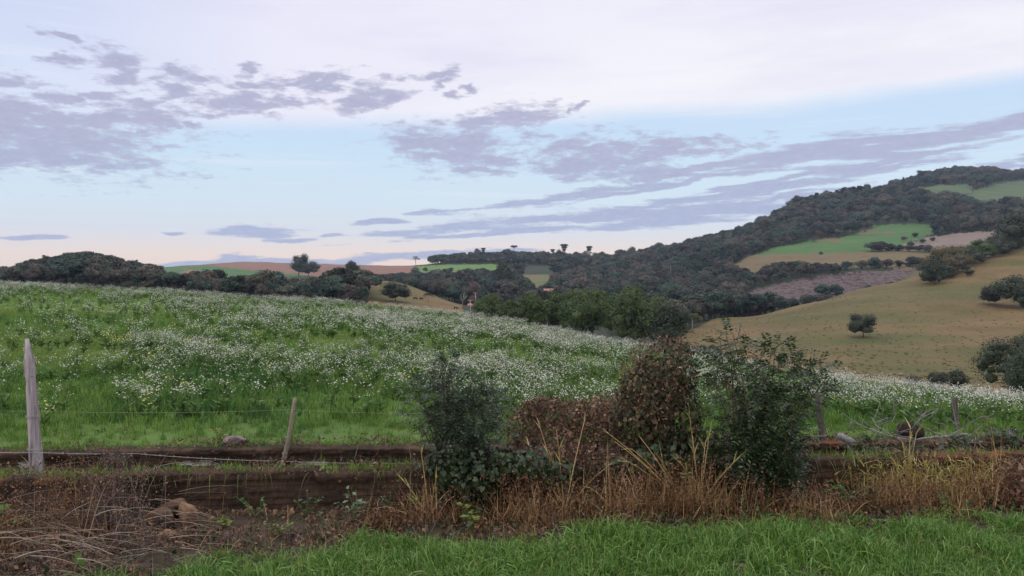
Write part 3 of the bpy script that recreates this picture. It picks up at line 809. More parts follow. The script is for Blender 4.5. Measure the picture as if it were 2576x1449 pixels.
# bare grey tree
g = ground_at(1164, 440); mb = MB(); r = np.random.default_rng(77); h = 45 * 440 / FP
add_tube(mb, [(0, 0, -.5), (0, 0, h * .4), (.2, 0, h * .5)], [.3, .22, .18], 6)
for a in range(14):
    th = r.uniform(0, 6.28); q = np.array([math.cos(th) * h * .3, math.sin(th) * h * .3, h * r.uniform(.7, 1)])
    add_tube(mb, [(0, 0, h * r.uniform(.3, .5)), q * np.array([.4, .4, .75]), q], [.12, .08, .03], 4)
o = mb.obj('bare_tree', M['palebark'], loc=g); tag(o, 'bare pale grey tree left of the utility poles', 'tree')

# --- utility poles, house, cows
M['concrete'] = noisemat('concrete', [(.22, .21, .205), (.31, .30, .29)], 2)
def pole(u, vtop, Y, hgt, label):
    t = at(u, vtop, Y); z = float(H(t[0], t[1])); h = t[2] - z
    e = empty('utility_pole', (t[0], t[1], z), label, 'pole', 'utility poles in the valley')
    mb = MB(); add_tube(mb, [(0, 0, -.5), (0, 0, h)], [.22, .15], 8); mb.obj('shaft', M['concrete'], e)
    mb = MB(); bxv(mb, (0, 0, h - .35), (2.6, .18, .18)); arm = mb.obj('crossarm', M['concrete'], e)
    mb = MB()
    for k in (-1.1, 0, 1.1): add_tube(mb, [(k, 0, h - .3), (k, 0, h + .05)], [.07, .05], 6)
    for ch, k in enumerate((-1.1, 0, 1.1)):
        m2 = MB(); add_tube(m2, [(k, 0, h - .25), (k, 0, h + .06)], [.08, .05], 6); m2.obj('insulator', M['concrete'], arm)
def bxv(mb, c, s, m=0, rot=None, j=0, r=None):
    c = np.asarray(c, float); s = np.asarray(s, float) / 2
    V = np.array([[x, y, z] for x in (-1, 1) for y in (-1, 1) for z in (-1, 1)], float) * s
    if j: V = V + r.uniform(-j, j, V.shape)
    if rot is not None: V = V @ rot.T
    mb.add(V + c, np.array([[0, 1, 3, 2], [4, 6, 7, 5], [0, 4, 5, 1], [2, 3, 7, 6], [0, 2, 6, 4], [1, 5, 7, 3]]), m)
pole(1196, 736, 400, 9, 'taller concrete utility pole left of the olive tree row')
pole(1183, 754, 330, 9, 'nearer utility pole rising from the meadow ridge')
pole(1787 - 100, 668, 900, 9, 'faint distant utility pole in the valley wood')

M['plaster'] = noisemat('pale_plaster', [(.28, .25, .235), (.36, .325, .30)], 1)
M['rooft'] = noisemat('roof_tile', [(.25, .13, .10), (.36, .2, .15)], 2)
M['darkglass'] = noisemat('dark_window', [(.02, .02, .025), (.04, .04, .05)], 1, rough=.2)
def house(u, v, Y, w, d, hw, label, rz=0.2, rm='rooft'):
    t = at(u, v, Y); z = float(H(t[0], t[1])); zb = max(t[2] - hw, z)
    e = empty('house', (t[0], t[1], z), label, 'house', None, rz)
    top = t[2] - z
    mb = MB(); bxv(mb, (0, 0, top / 2), (w, d, top)); mb.obj('wall', M['plaster'], e)
    mb = MB(); a = .5
    V = [(-w / 2 - a, -d / 2 - a, top), (w / 2 + a, -d / 2 - a, top), (w / 2 + a, d / 2 + a, top), (-w / 2 - a, d / 2 + a, top), (-w / 2 - a, 0, top + d * .28), (w / 2 + a, 0, top + d * .28)]
    mb.add(V, [(0, 1, 5, 4), (2, 3, 4, 5)]); mb.add(V, [(0, 4, 3), (1, 2, 5)]); mb.add(V, [(3, 2, 1, 0)])
    mb.obj('roof', M[rm], e)
    for k in (-.25, .2):
        mb = MB(); bxv(mb, (w * k, -d / 2 - .02, top - 1.3), (1.1, .06, 1.1)); wn = mb.obj('window', M['plaster'], e); m2 = MB(); bxv(m2, (w * k, -d / 2 - .055, top - 1.3), (.9, .03, .9)); m2.obj('pane', M['darkglass'], wn)
house(1380, 732, 560, 7, 6, 3, 'small house with reddish roof among the valley trees')
house(1187, 768, 480, 3.5, 4, 2.5, 'pale house corner half hidden by the pinkish red tree', -.3)
house(1712, 817, 345, 4.5, 3.5, 2.2, 'tiny white hut at the lower corner of the dry pasture', .2, 'plaster')

M['cow'] = noisemat('cow_hide', [(.012, .01, .01), (.03, .024, .02)], 2)
def cow(u, v, label, rz, Y=None):
    Y = Y or y_for(u, v, 300, 560)
    g = ground_at(u, Y); mb = MB()
    add_tube(mb, [(-.95, 0, 1.0), (-.8, 0, 1.05), (-.3, 0, 1.02), (.3, 0, 1.03), (.75, 0, 1.1), (1.0, 0, 1.05)], [.18, .33, .37, .36, .33, .2], 10)
    add_tube(mb, [(.85, 0, 1.1), (1.2, 0, .85), (1.4, 0, .45), (1.55, 0, .25)], [.24, .17, .15, .09], 8)
    for x in (-.75, .7):
        for s in (-.2, .2):
            add_tube(mb, [(x, s, .95), (x + .05, s, .5), (x, s, -.02)], [.16, .08, .07], 6)
    add_tube(mb, [(-1.0, 0, 1.15), (-1.12, 0, .8), (-1.1, 0, .45)], [.04, .03, .05], 5)
    for s in (-1, 1): add_tube(mb, [(1.32, .1 * s, .62), (1.3, .3 * s, .68)], [.05, .02], 4)
    o = mb.obj('cow', M['cow'], loc=g, smooth=True); o.rotation_euler = (0, 0, rz); tag(o, label, 'cow', 'cows on the brown slope')
cow(1044, 756, 'dark cow grazing nearest the dark round tree', .3, 425)
cow(1060, 754, 'dark cow standing just left of the small palm', 2.7, 435)
cow(1146, 760, 'dark cow at the lower right tip of the brown slope', .5, 420)


# ================================================================== foreground
# --- grass, meadow and verge
M['grass'] = leafmat('verge_blades', [(.042, .108, .014), (.07, .17, .022), (.11, .23, .035), (.21, .31, .085)], .3, objvar=.18, rough=.45, spec=.35)
M['reedgrass'] = leafmat('pale_verge_blades', [(.10, .15, .03), (.17, .2, .05), (.25, .24, .09)], .3)
M['mgrass'] = leafmat('meadow_blades', [(.055, .125, .018), (.085, .185, .028), (.125, .235, .04), (.18, .27, .06)], .3, objvar=.22, rough=.5)
M['lgrass'] = leafmat('lime_meadow_blades', [(.105, .175, .03), (.145, .225, .042), (.19, .26, .06)], .3, objvar=.15, rough=.5)
M['dgrass'] = leafmat('dark_meadow_leaves', [(.034, .095, .024), (.056, .14, .034), (.085, .175, .05)], .25, objvar=.15)
M['petal'] = leafmat('radish_petals', [(.56, .535, .52), (.66, .63, .59), (.74, .71, .63)], .3, rough=.7)
M['ypetal'] = leafmat('yellow_petals', [(.65, .58, .12), (.72, .68, .3)], .3, rough=.7)
M['stem'] = leafmat('flower_stems', [(.075, .145, .035), (.11, .19, .05)], .2)

def tuft(seed, n, rad, L, W, droop, spread, mat, seg=4):
    r = np.random.default_rng(seed); mb = MB()
    b = np.stack([r.normal(0, rad, n), r.normal(0, rad, n), np.full(n, -.01)], 1)
    v, f = blades(r, b, updir(r, n, spread), r.uniform(*L, n), r.uniform(*W, n), r.uniform(*droop, n), seg)
    mb.add(v, f); return mb.mesh('grass_tuft', [mat])

VB = ([-2000, -600, 380, 480, 620, 800, 900, 1250, 1600, 2000, 2300, 2576, 3200, 4600], [1520, 1500, 1462, 1425, 1402, 1385, 1345, 1352, 1322, 1312, 1302, 1292, 1280, 1270])
r = np.random.default_rng(31)
tf = [tuft(505 + i, 12, .03, (.2, .5), (.004, .007), (.5, 1.1), .5, M['reedgrass']) for i in range(1)] + [tuft(500 + i, 20, .035, (.16, .38), (.0045, .009), (.4, 1.0), .45, M['grass']) for i in range(6)]
n = 22500
X = r.uniform(-7.4, 8.2, n); Y = r.uniform(2.6, 6.4, n); Z = H(X, Y); u, v = proj(X, Y, Z)
edge = np.interp(u, *VB) + 16 * undul(X, Y, .2, 5) + 10 * undul(X, Y, .9, 13) + 6
k = (v > edge) & ((v < edge + 160) | (r.random(n) < .8))
thin_edge = (v < edge + 18) & (r.random(n) < .5); k &= ~thin_edge
X, Y, Z, u, v = X[k], Y[k], Z[k], u[k], v[k]; n = len(X)
sc_ = r.uniform(.55, 1.15, n) * np.clip(.55 + (v - edge[k]) / 90, .5, 1) * (1 + .3 * undul(X, Y, .4, 3.1) + .18 * undul(X, Y, 1.4, 8.0))
scatter('verge_grass', 'lush green grass along the verge in front', np.stack([X, Y, Z], 1), rots(r, n, .18), scl3(sc_, r), tf, np.where(r.random(n) < .035, 0, r.integers(1, 7, n)), 'grass')

# meadow grass, denser near, larger tufts far
tm = [tuft(520 + i, 22, .06, (.12, .34), (.006, .012), (.15, .6), .4, M['mgrass'], 3) for i in range(4)]
tm += [tuft(530 + i, 22, .07, (.08, .22), (.006, .012), (.2, .6), .5, M['lgrass'], 3) for i in range(3)]
tm += [tuft(540 + i, 26, .05, (.25, .55), (.008, .018), (.1, .5), .3, M['dgrass'], 3) for i in range(3)]
def field_pts(n, y0, y1):
    Y = np.sqrt(r.uniform(y0 ** 2, y1 ** 2, n)); X = r.uniform(-.78, .78, n) * (Y + 2)
    u = CU + FP * X / Y; R = np.interp(u, RU, RR)
    k = (Y > rear_y(X) + .12) & (Y < R + 9)
    return X[k], Y[k]
xs, ys, ss = [], [], []
for n, y0, y1, s0 in ((15000, 7.7, 16, .8), (18000, 16, 32, 1.05), (22000, 32, 84, 1.5)):
    a, b = field_pts(n, y0, y1); xs.append(a); ys.append(b); ss.append(np.full(len(a), s0))
X, Y, s0 = map(np.concatenate, (xs, ys, ss)); Z = H(X, Y); n = len(X)
pn = undul(X, Y, .5, .33) + .6 * undul(X, Y, 1.5, .9) + r.normal(0, .35, n)
mi = np.where((pn > np.where(Y > 18, 1.15, .75)), 7 + r.integers(0, 3, n), np.where(pn < .05, 4 + r.integers(0, 3, n), r.integers(0, 4, n)))
near = Y < 11
mi = np.where(near & (r.random(n) < .2), r.integers(0, 4, n), mi); mi = np.where((Y < 13) & (r.random(n) < .22 + .3 * undul(X, Y, .9, 1.7)), 7 + r.integers(0, 3, n), mi)
mi = np.where((Y < 12.5) & (mi >= 4) & (mi < 7) & (r.random(n) < .7), r.integers(0, 4, n), mi)
sz = s0 * r.uniform(.6, 1.15, n) * np.where(Y < 13, 1 + .35 * undul(X, Y, 3.3, 2.6), 1) * np.where(mi >= 7, np.where(Y < 13, .6, .8), 1) * np.clip(.45 + (Y - rear_y(X)) / 3, .45, 1)
scatter('meadow_grass', 'green grass and weeds covering the meadow hill', np.stack([X, Y, Z], 1), rots(r, n, .15), scl3(sz, r) * np.stack([np.ones(n), np.ones(n), np.where(mi >= 7, .75, 1) / s0 ** .75], 1), tm, mi, 'grass')

# wild radish flowers
def radish(seed, h, nb, nf, ps, mat, pal=4):
    r = np.random.default_rng(seed); mb = MB()
    for b in range(nb):
        th = r.uniform(0, 6.28); lean = r.uniform(.05, .4); hh = h * r.uniform(.65, 1.05)
        tip = np.array([math.cos(th) * lean * hh, math.sin(th) * lean * hh, hh])
        mid = tip * np.array([.3, .3, .55]) + r.normal(0, .02, 3)
        add_tube(mb, [(0, 0, -.02), mid, tip], [.005, .004, .002], 3, 1)
        n = 4
        P = mid * r.uniform(.2, 1, (n, 1)); d = nrm(np.stack([r.normal(size=n), r.normal(size=n), r.uniform(.1, .8, n)], 1))
        v, f = leaf_quads(P, perp(r, d), d, r.uniform(.07, .16, n), .045); mb.add(v, f, 1)
        c = tip + r.normal(size=(nf, 3)) * np.array([.045, .045, .035])
        nor = nrm(r.normal(size=(nf, 3)) * .6 + np.array([0, -.2, 1.0]))
        t0 = perp(r, nor); t1 = np.cross(nor, t0)
        for q in range(pal):
            a = q * 2 * PI / pal; tan = nrm(t0 * math.cos(a) + t1 * math.sin(a) + nor * .15)
            v, f = leaf_quads(c, nor, tan, ps * r.uniform(.8, 1.15, nf), ps * .75, .05); mb.add(v, f, 0)
    return mb.mesh('radish', [mat, M['stem']])
fl = [radish(600 + i, .5, 5, 4, .0125, M['petal']) for i in range(4)]
fl += [radish(610 + i, .5, 5, 4, .02, M['petal'], 3) for i in range(3)]
fl += [radish(620 + i, .42, 4, 5, .015, M['ypetal']) for i in range(2)]
PATCH = [  # photo areas where the flowers stand thick: u, v, half width, half height, strength
 (120, 712, 260, 16, 1.0), (420, 735, 180, 16, .9), (560, 752, 160, 18, .9), (760, 752, 220, 16, 1.0), (700, 790, 160, 22, .75), (960, 790, 200, 22, 1.1),
 (1000, 825, 300, 24, 1.3), (1200, 800, 190, 20, .9), (1330, 850, 260, 22, 1.0), (1200, 890, 260, 24, 1.25), (1450, 880, 150, 25, .8), (1400, 830, 140, 14, .8),
 (470, 850, 150, 40, 1.0), (620, 880, 120, 26, .6), (250, 830, 160, 22, .5), (130, 890, 160, 32, .55), (410, 975, 110, 45, 1.0), (590, 960, 60, 30, .5),
 (740, 905, 90, 16, .5), (870, 880, 120, 25, .5), (1010, 940, 160, 22, .5), (1330, 960, 230, 40, .7), (1480, 985, 120, 30, .5), (1200, 930, 150, 20, .6),
 (1780, 925, 90, 60, .9), (2200, 1040, 140, 38, 1.25), (2420, 1040, 130, 30, .7), (2200, 975, 180, 26, .7), (2430, 990, 190, 18, .7), (1780, 1000, 90, 60, .6), (2090, 950, 60, 25, .7), (1010, 1000, 60, 16, .25), (60, 960, 80, 30, .3)]
def flower_density(u, v):
    d = np.zeros(len(u))
    for a, b, ra, rb, s in PATCH:
        d = np.maximum(d, s * np.exp(-(((u - a) / ra) ** 2 + ((v - b) / rb) ** 2) * 1.1))
    return d
xs, ys, pr = [], [], []
for n, y0, y1, p in ((9000, 8.6, 18, .75), (17000, 18, 40, .48), (34000, 40, 82, .45)):
    a, b = field_pts(n, y0, y1); xs.append(a); ys.append(b); pr.append(np.full(len(a), p))
X, Y, p0 = map(np.concatenate, (xs, ys, pr)); Z = H(X, Y)
u, v = proj(X, Y, Z + .4)
nz = .5 + .5 * undul(X, Y, 2.2, .8) + .3 * undul(X, Y, .1, 2.0)
d = flower_density(u, v) * p0 * np.clip(nz * 2.0 - .5, .04, 1.35) + .035
d = np.where(v > 1062, 0, d) * np.where((v > 1000) & (u < 1650), .35, 1)
k = r.random(len(X)) < d
X, Y, Z, u, v = X[k], Y[k], Z[k], u[k], v[k]; n = len(X)
mi = np.where(Y < 20, r.integers(0, 4, n), 4 + r.integers(0, 3, n))
yel = (((u - 270) / 60) ** 2 + ((v - 850) / 18) ** 2 < 1) & (r.random(n) < .6)
yel |= (((u - 880) / 140) ** 2 + ((v - 985) / 26) ** 2 < 1) & (r.random(n) < .7)
yel |= (((u - 1040) / 60) ** 2 + ((v - 985) / 26) ** 2 < 1) & (r.random(n) < .6)
yel |= r.random(n) < .04
mi = np.where(yel, 7 + r.integers(0, 2, n), mi)
print('flowers', n)
scatter('wild_flowers', 'white wild radish blooms spread in drifts over the meadow', np.stack([X, Y, Z], 1), rots(r, n, .1), scl3(np.where(Y < 20, r.uniform(.7, 1.1, n), r.uniform(.85, 1.25, n)), r) * np.array([1, 1, .85]), fl, mi, 'flowers')

# --- brick walls
M['brick'] = None
def brickmat(name, base, red, dark, moss):
    m, nt, out = newmat(name); N = nt.nodes; Lk = nt.links
    geo = N.new('ShaderNodeNewGeometry'); tc = N.new('ShaderNodeTexCoord')
    rp = ramp(nt, base); Lk.new(geo.outputs['Random Per Island'], rp.inputs[0])
    n1 = N.new('ShaderNodeTexNoise'); n1.inputs['Scale'].default_value = 2.2; n1.inputs['Detail'].default_value = 10; n1.inputs['Roughness'].default_value = .7; Lk.new(tc.outputs['Object'], n1.inputs['Vector'])
    mr = N.new('ShaderNodeMapRange'); mr.inputs[1].default_value = .42; mr.inputs[2].default_value = .6; Lk.new(n1.outputs['Fac'], mr.inputs[0])
    mx = N.new('ShaderNodeMix'); mx.data_type = 'RGBA'; Lk.new(mr.outputs[0], mx.inputs[0]); Lk.new(rp.outputs[0], mx.inputs[6]); mx.inputs[7].default_value = (*dark, 1)
    n2 = N.new('ShaderNodeTexNoise'); n2.inputs['Scale'].default_value = 7; n2.inputs['Detail'].default_value = 10; Lk.new(tc.outputs['Object'], n2.inputs['Vector'])
    m2 = N.new('ShaderNodeMapRange'); m2.inputs[1].default_value = .58; m2.inputs[2].default_value = .7; m2.inputs[4].default_value = .8; Lk.new(n2.outputs['Fac'], m2.inputs[0])
    x2 = N.new('ShaderNodeMix'); x2.data_type = 'RGBA'; Lk.new(m2.outputs[0], x2.inputs[0]); Lk.new(mx.outputs[2], x2.inputs[6]); x2.inputs[7].default_value = (*moss, 1)
    p = N.new('ShaderNodeBsdfPrincipled'); p.inputs['Roughness'].default_value = .92; p.inputs['Specular IOR Level'].default_value = .15
    Lk.new(x2.outputs[2], p.inputs['Base Color'])
    b = N.new('ShaderNodeBump'); b.inputs['Strength'].default_value = .8; b.inputs['Distance'].default_value = .02
    n3 = N.new('ShaderNodeTexNoise'); n3.inputs['Scale'].default_value = 40; n3.inputs['Detail'].default_value = 8; Lk.new(tc.outputs['Object'], n3.inputs['Vector'])
    Lk.new(n3.outputs['Fac'], b.inputs['Height']); Lk.new(b.outputs[0], p.inputs['Normal']); Lk.new(p.outputs[0], out.inputs[0])
    return m
def wallmat(name, c1, c2, mort, dark, moss):
    m, nt, out = newmat(name); N = nt.nodes; Lk = nt.links
    tc = N.new('ShaderNodeTexCoord'); sp = N.new('ShaderNodeSeparateXYZ'); Lk.new(tc.outputs['Object'], sp.inputs[0])
    cb_ = N.new('ShaderNodeCombineXYZ'); Lk.new(sp.outputs[0], cb_.inputs[0]); Lk.new(sp.outputs[2], cb_.inputs[1])
    dn = N.new('ShaderNodeTexNoise'); dn.inputs['Scale'].default_value = 9; dn.inputs['Detail'].default_value = 4; Lk.new(tc.outputs['Object'], dn.inputs['Vector'])
    ad = N.new('ShaderNodeVectorMath'); ad.operation = 'MULTIPLY_ADD'; Lk.new(dn.outputs['Color'], ad.inputs[0]); ad.inputs[1].default_value = (.02, .012, 0); Lk.new(cb_.outputs[0], ad.inputs[2])
    bk = N.new('ShaderNodeTexBrick'); Lk.new(ad.outputs[0], bk.inputs['Vector']); bk.inputs['Scale'].default_value = 1; bk.inputs['Brick Width'].default_value = .21; bk.inputs['Row Height'].default_value = .05; bk.inputs['Mortar Size'].default_value = .004
    bk.inputs['Color1'].default_value = (*c1, 1); bk.inputs['Color2'].default_value = (*c2, 1); bk.inputs['Mortar'].default_value = (*mort, 1)
    col = bk.outputs['Color']
    for sc_, lo_, hi_, cc, mx_, st in ((1.7, .42, .62, dark, .8, (1, 1, .5)), (6, .55, .72, moss, .8, (.6, 1, 2)), (22, .5, .68, dark, .7, (1, 1, 1))):
        mp_ = N.new('ShaderNodeMapping'); mp_.inputs['Scale'].default_value = st; Lk.new(tc.outputs['Object'], mp_.inputs[0])
        n1 = N.new('ShaderNodeTexNoise'); n1.inputs['Scale'].default_value = sc_; n1.inputs['Detail'].default_value = 10; n1.inputs['Roughness'].default_value = .7; Lk.new(mp_.outputs[0], n1.inputs['Vector'])
        mr = N.new('ShaderNodeMapRange'); mr.inputs[1].default_value = lo_; mr.inputs[2].default_value = hi_; mr.inputs[4].default_value = mx_; Lk.new(n1.outputs['Fac'], mr.inputs[0])
        mx = N.new('ShaderNodeMix'); mx.data_type = 'RGBA'; Lk.new(mr.outputs[0], mx.inputs[0]); Lk.new(col, mx.inputs[6]); mx.inputs[7].default_value = (*cc, 1); col = mx.outputs[2]
    p = N.new('ShaderNodeBsdfPrincipled'); p.inputs['Roughness'].default_value = .95; p.inputs['Specular IOR Level'].default_value = .1
    Lk.new(col, p.inputs['Base Color'])
    b_ = N.new('ShaderNodeBump'); b_.inputs['Strength'].default_value = .9; b_.inputs['Distance'].default_value = .012
    n3 = N.new('ShaderNodeTexNoise'); n3.inputs['Scale'].default_value = 45; n3.inputs['Detail'].default_value = 10; n3.inputs['Roughness'].default_value = .7; Lk.new(tc.outputs['Object'], n3.inputs['Vector'])
    Lk.new(n3.outputs['Fac'], b_.inputs['Height']); Lk.new(b_.outputs[0], p.inputs['Normal']); Lk.new(p.outputs[0], out.inputs[0])
    return m
M['clodsoil'] = noisemat('clod_soil', [(.04, .027, .02), (.085, .055, .038), (.12, .075, .05)], 25)
M['brick'] = wallmat('old_brick', (.10, .06, .04), (.075, .048, .034), (.042, .03, .024), (.022, .016, .013), (.07, .056, .03))
M['redbrick'] = wallmat('broken_red_brick', (.165, .062, .032), (.12, .05, .03), (.05, .034, .026), (.04, .028, .022), (.08, .064, .036))
M['mortar'] = noisemat('mortar', [(.03, .025, .02), (.06, .048, .038)], 6, bump=.5)
M['paint'] = noisemat('flaking_whitewash', [(.2, .18, .165), (.36, .33, .31), (.44, .41, .39)], 14)

def brick_wall(name, label, fy, slope, x0, x1, z0, ztop, course, thick, mat, seed, redfrac, paint=None):
    r = np.random.default_rng(seed); ang = math.atan(slope)
    e = empty(name, (0, fy, 0), label, 'wall', None, ang)
    nx = int((x1 - x0) / .018); xs = np.linspace(x0, x1, nx)
    def fb(x, s): return sum(np.sin(x * f * s + ph) / f ** .8 for f, ph in ((1.1, seed), (2.7, 2.), (6.3, 1.), (13.1, 4.), (29., .5)))
    top = ztop + .008 * fb(xs, 1.0) + r.normal(0, .0018, nx)
    bidx = np.floor(xs / .21 + .5 * (seed % 2)).astype(int); off = r.normal(0, .0045, bidx.max() - bidx.min() + 2); chip = r.random(len(off)) < .09
    top += off[bidx - bidx.min()] - np.where(chip[bidx - bidx.min()], .022, 0)
    zf = np.concatenate([np.linspace(-.25, z0, 3), np.linspace(z0, 1, 22)[1:]])
    rows_ = []
    for k, q in enumerate(np.linspace(0, 1, 26)):                     # front face
        z = -.2 + (top + .2) * q
        y = .005 * fb(xs * 1.7 + z * 9, 2.1) + .003 * fb(xs * 5 - z * 31, 3.0) + r.normal(0, .0025, nx)
        cr = np.abs(((z - z0) / course) % 1 - .5) > .40
        y = y + np.where(cr, .008, 0)
        rows_.append(np.stack([xs, y - (.02 if q > .87 else 0), z], 1))
    for q in (.25, .5, .75, 1):                                      # top
        rows_.append(np.stack([xs, np.full(nx, thick * q) + r.normal(0, .003, nx), top + .006 * fb(xs + q * 3, 3.0) * q + r.normal(0, .002, nx)], 1))
    rows_.append(np.stack([xs, np.full(nx, thick), np.full(nx, -.2)], 1))
    G_ = np.array(rows_); nr_ = len(rows_); ix = np.arange(nr_ * nx).reshape(nr_, nx)
    Fq = np.stack([ix[:-1, :-1], ix[:-1, 1:], ix[1:, 1:], ix[1:, :-1]], -1).reshape(-1, 4)
    V = G_.reshape(-1, 3)
    rowi = np.repeat(np.arange(nr_ - 1), nx - 1); coli = np.tile(np.arange(nx - 1), nr_ - 1)
    red = (fb(xs[coli] * .55 + 7, 1.0) > .85) & (rowi >= 23) & (rowi < 30)
    mb = MB(); mb.add(V, Fq[~red]); mt = MB(); mt.add(V, Fq[red])
    mb.obj('brickwork', M[mat], e); mt.obj('top_course', M['redbrick'], e)
    if paint:
        for pu, pw, ph, pz in paint:
            m3 = MB(); k = 26; th = np.arange(k) * 2 * PI / k
            rr = 1 + .25 * np.sin(3 * th + pu) + .15 * np.sin(7 * th + 2 * pu) + r.normal(0, .06, k)
            P = np.stack([pu + pw / 2 * rr * np.cos(th), np.full(k, -.022), pz + ph / 2 * rr * np.sin(th)], 1)
            B = P + np.array([0, .02, 0]); Vv = np.vstack([P, B, [[pu, -.022, pz]]])
            Tt = [(2 * k, i, (i + 1) % k) for i in range(k)]
            Qq = [(i, (i + 1) % k, k + (i + 1) % k, k + i) for i in range(k)]
            b0 = m3.n; m3.add(Vv, Qq); m3.t.append(np.array(Tt) + b0); m3.tm.append(np.zeros(len(Tt), int))
            m3.obj('whitewash_patch', M['paint'], e)
    return e
brick_wall('brick_wall', 'low dark brick wall nearest the verge with worn reddish top', 6.38, .0917, -7.6, 8.4, -.02, .30, .05, .14, 'brick', 41, .22)
brick_wall('brick_wall', 'second low brick wall behind, edging the meadow with flaking whitewash', 7.62, .05, -7.8, 8.6, .0, .18, .05, .13, 'brick', 42, .16,
           [(-2.92, .24, .05, .06), (-3.10, .13, .035, .065), (-1.9, .32, .03, .05), (-4.55, .22, .05, .07)])

# --- posts and wires
M['post'] = noisemat('weathered_post', [(.07, .06, .058), (.27, .235, .24), (.42, .375, .385)], 11, stretch=(3, 3, .22), bump=1.0, pos=[.34, .48, .66], bscale=25, bdist=.01)
M['stake'] = noisemat('tan_stake', [(.20, .17, .12), (.32, .27, .2)], 12, stretch=(2, 2, .6), bump=.5)
M['darkpost'] = noisemat('dark_post', [(.06, .05, .045), (.14, .115, .10), (.2, .17, .15)], 8, stretch=(3, 3, .4), bump=.8)
M['wire'] = noisemat('rusty_wire', [(.22, .2, .2), (.4, .38, .38)], 30, rough=.5)
def post(u0, v0, u1, v1, Y, rad0, rad1, mat, label, seed, taper=False, ties=0, dv=.0):
    r = np.random.default_rng(seed)
    A = at(u0, v0, Y); B = at(u1, v1, Y + dv)
    A[2] = min(A[2], float(H(A[0], A[1])) + .02)
    e = empty('fence_post', A, label, 'post', 'fence posts along the old walls')
    d = B - A; k = 14; t = np.linspace(0, 1, k)
    mb = MB()
    c = d * t[:, None] + np.stack([np.sin(t * 5 + seed) * .006, np.cos(t * 4) * .004, 0 * t], 1)
    c[0] -= nrm(d[None])[0] * .15
    rad = rad0 + (rad1 - rad0) * t + r.normal(0, rad0 * .04, k)
    if taper: rad[-2:] = rad1 * np.array([.72, .42])
    V, Fq, T = tube(c, rad, 14)
    th = np.arange(14) * 2 * PI / 14
    gro = 1 + .10 * np.sin(th * 3 + seed) + .07 * np.sin(th * 7 + 1)
    Vr = V[:k * 14].reshape(k, 14, 3); Vr = c[:, None] + (Vr - c[:, None]) * (gro[None, :, None] + r.normal(0, .02, (k, 14, 1)))
    V[:k * 14] = Vr.reshape(-1, 3)
    b = mb.n; mb.add(V, Fq); mb.t.append(T + b); mb.tm.append(np.zeros(len(T), int))
    mb.obj('shaft', M[mat], e, smooth=False)
    for i in range(ties):
        tt = (.18, .42, .72)[i % 3]; cc = d * tt; R_ = np.interp(tt, t, rad) * 1.16
        ph = np.linspace(0, 2 * PI * 1.9, 26); m2 = MB()
        add_tube(m2, np.stack([cc[0] + np.cos(ph) * R_, cc[1] + np.sin(ph) * R_, cc[2] + ph * .0018], 1), .0022, 4)
        m2.obj('wire_tie', M['wire'], e)
    return e, A, B
post(92, 1192, 68, 852, 7.1, .054, .036, 'post', 'tall weathered grey fence post tapering to a point', 11, True, 3)
post(710, 1166, 744, 1003, 7.38, .021, .019, 'stake', 'thin pale stake leaning right by the second brick wall', 12, False, 2)
post(2069, 1122, 2057, 990, 8.05, .032, .026, 'darkpost', 'grey brown post half hidden by the compound leaved shrub', 13, False, 1)
post(2406, 1080, 2402, 1000, 8.9, .03, .027, 'darkpost', 'short dark post standing behind the dead branch pile', 14, False, 1)
post(2540, 1135, 2546, 1078, 8.0, .035, .028, 'post', 'stubby pale post at the right edge beside a dark shrub', 15, False, 0)

def wire(pts, label, rad=.0024, barbs=True):
    P = np.array([at(u, v, Y) for u, v, Y in pts]); out = []
    for a, b in zip(P[:-1], P[1:]):
        t = np.linspace(0, 1, 14, endpoint=False)[:, None]; q = a + (b - a) * t; q[:, 2] -= .03 * np.linalg.norm(b - a) / 3 * (4 * t * (1 - t))[:, 0]; out.append(q)
    out.append(P[-1:]); C = np.vstack(out)
    mb = MB(); add_tube(mb, C, rad, 4); o = mb.obj('strand', M['wire'])
    o.name = 'fence_wire'; o.data.name = 'fence_wire'
    if barbs:
        m2 = MB(); L = np.concatenate([[0], np.cumsum(np.linalg.norm(np.diff(C, axis=0), axis=1))])
        for s in np.arange(.1, L[-1], .12):
            p = np.array([np.interp(s, L, C[:, i]) for i in range(3)])
            for sg in (-1, 1): add_tube(m2, [p - np.array([.004, 0, .011 * sg]), p + np.array([.004, .004, .011 * sg])], .0014, 3)
        m2.obj('barb', M['wire'], o)['kind'] = 'stuff'
    tag(o, label, 'wire')
wire([(-60, 1136, 7.1), (92, 1138, 7.03), (340, 1141, 7.1), (712, 1160, 7.33), (1080, 1164, 7.6)], 'pale barbed wire strung low from the tall post to the leaning stake')
wire([(-60, 1030, 7.15), (84, 1034, 7.03), (738, 1030, 7.33), (1120, 1040, 7.6)], 'thin dark wire at mid height behind the left post', .0008, False)
wire([(1985, 1123, 7.9), (2069, 1120, 7.98), (2330, 1116, 8.0), (2500, 1108, 8.0)], 'barbed wire running right along the second wall under the branches')

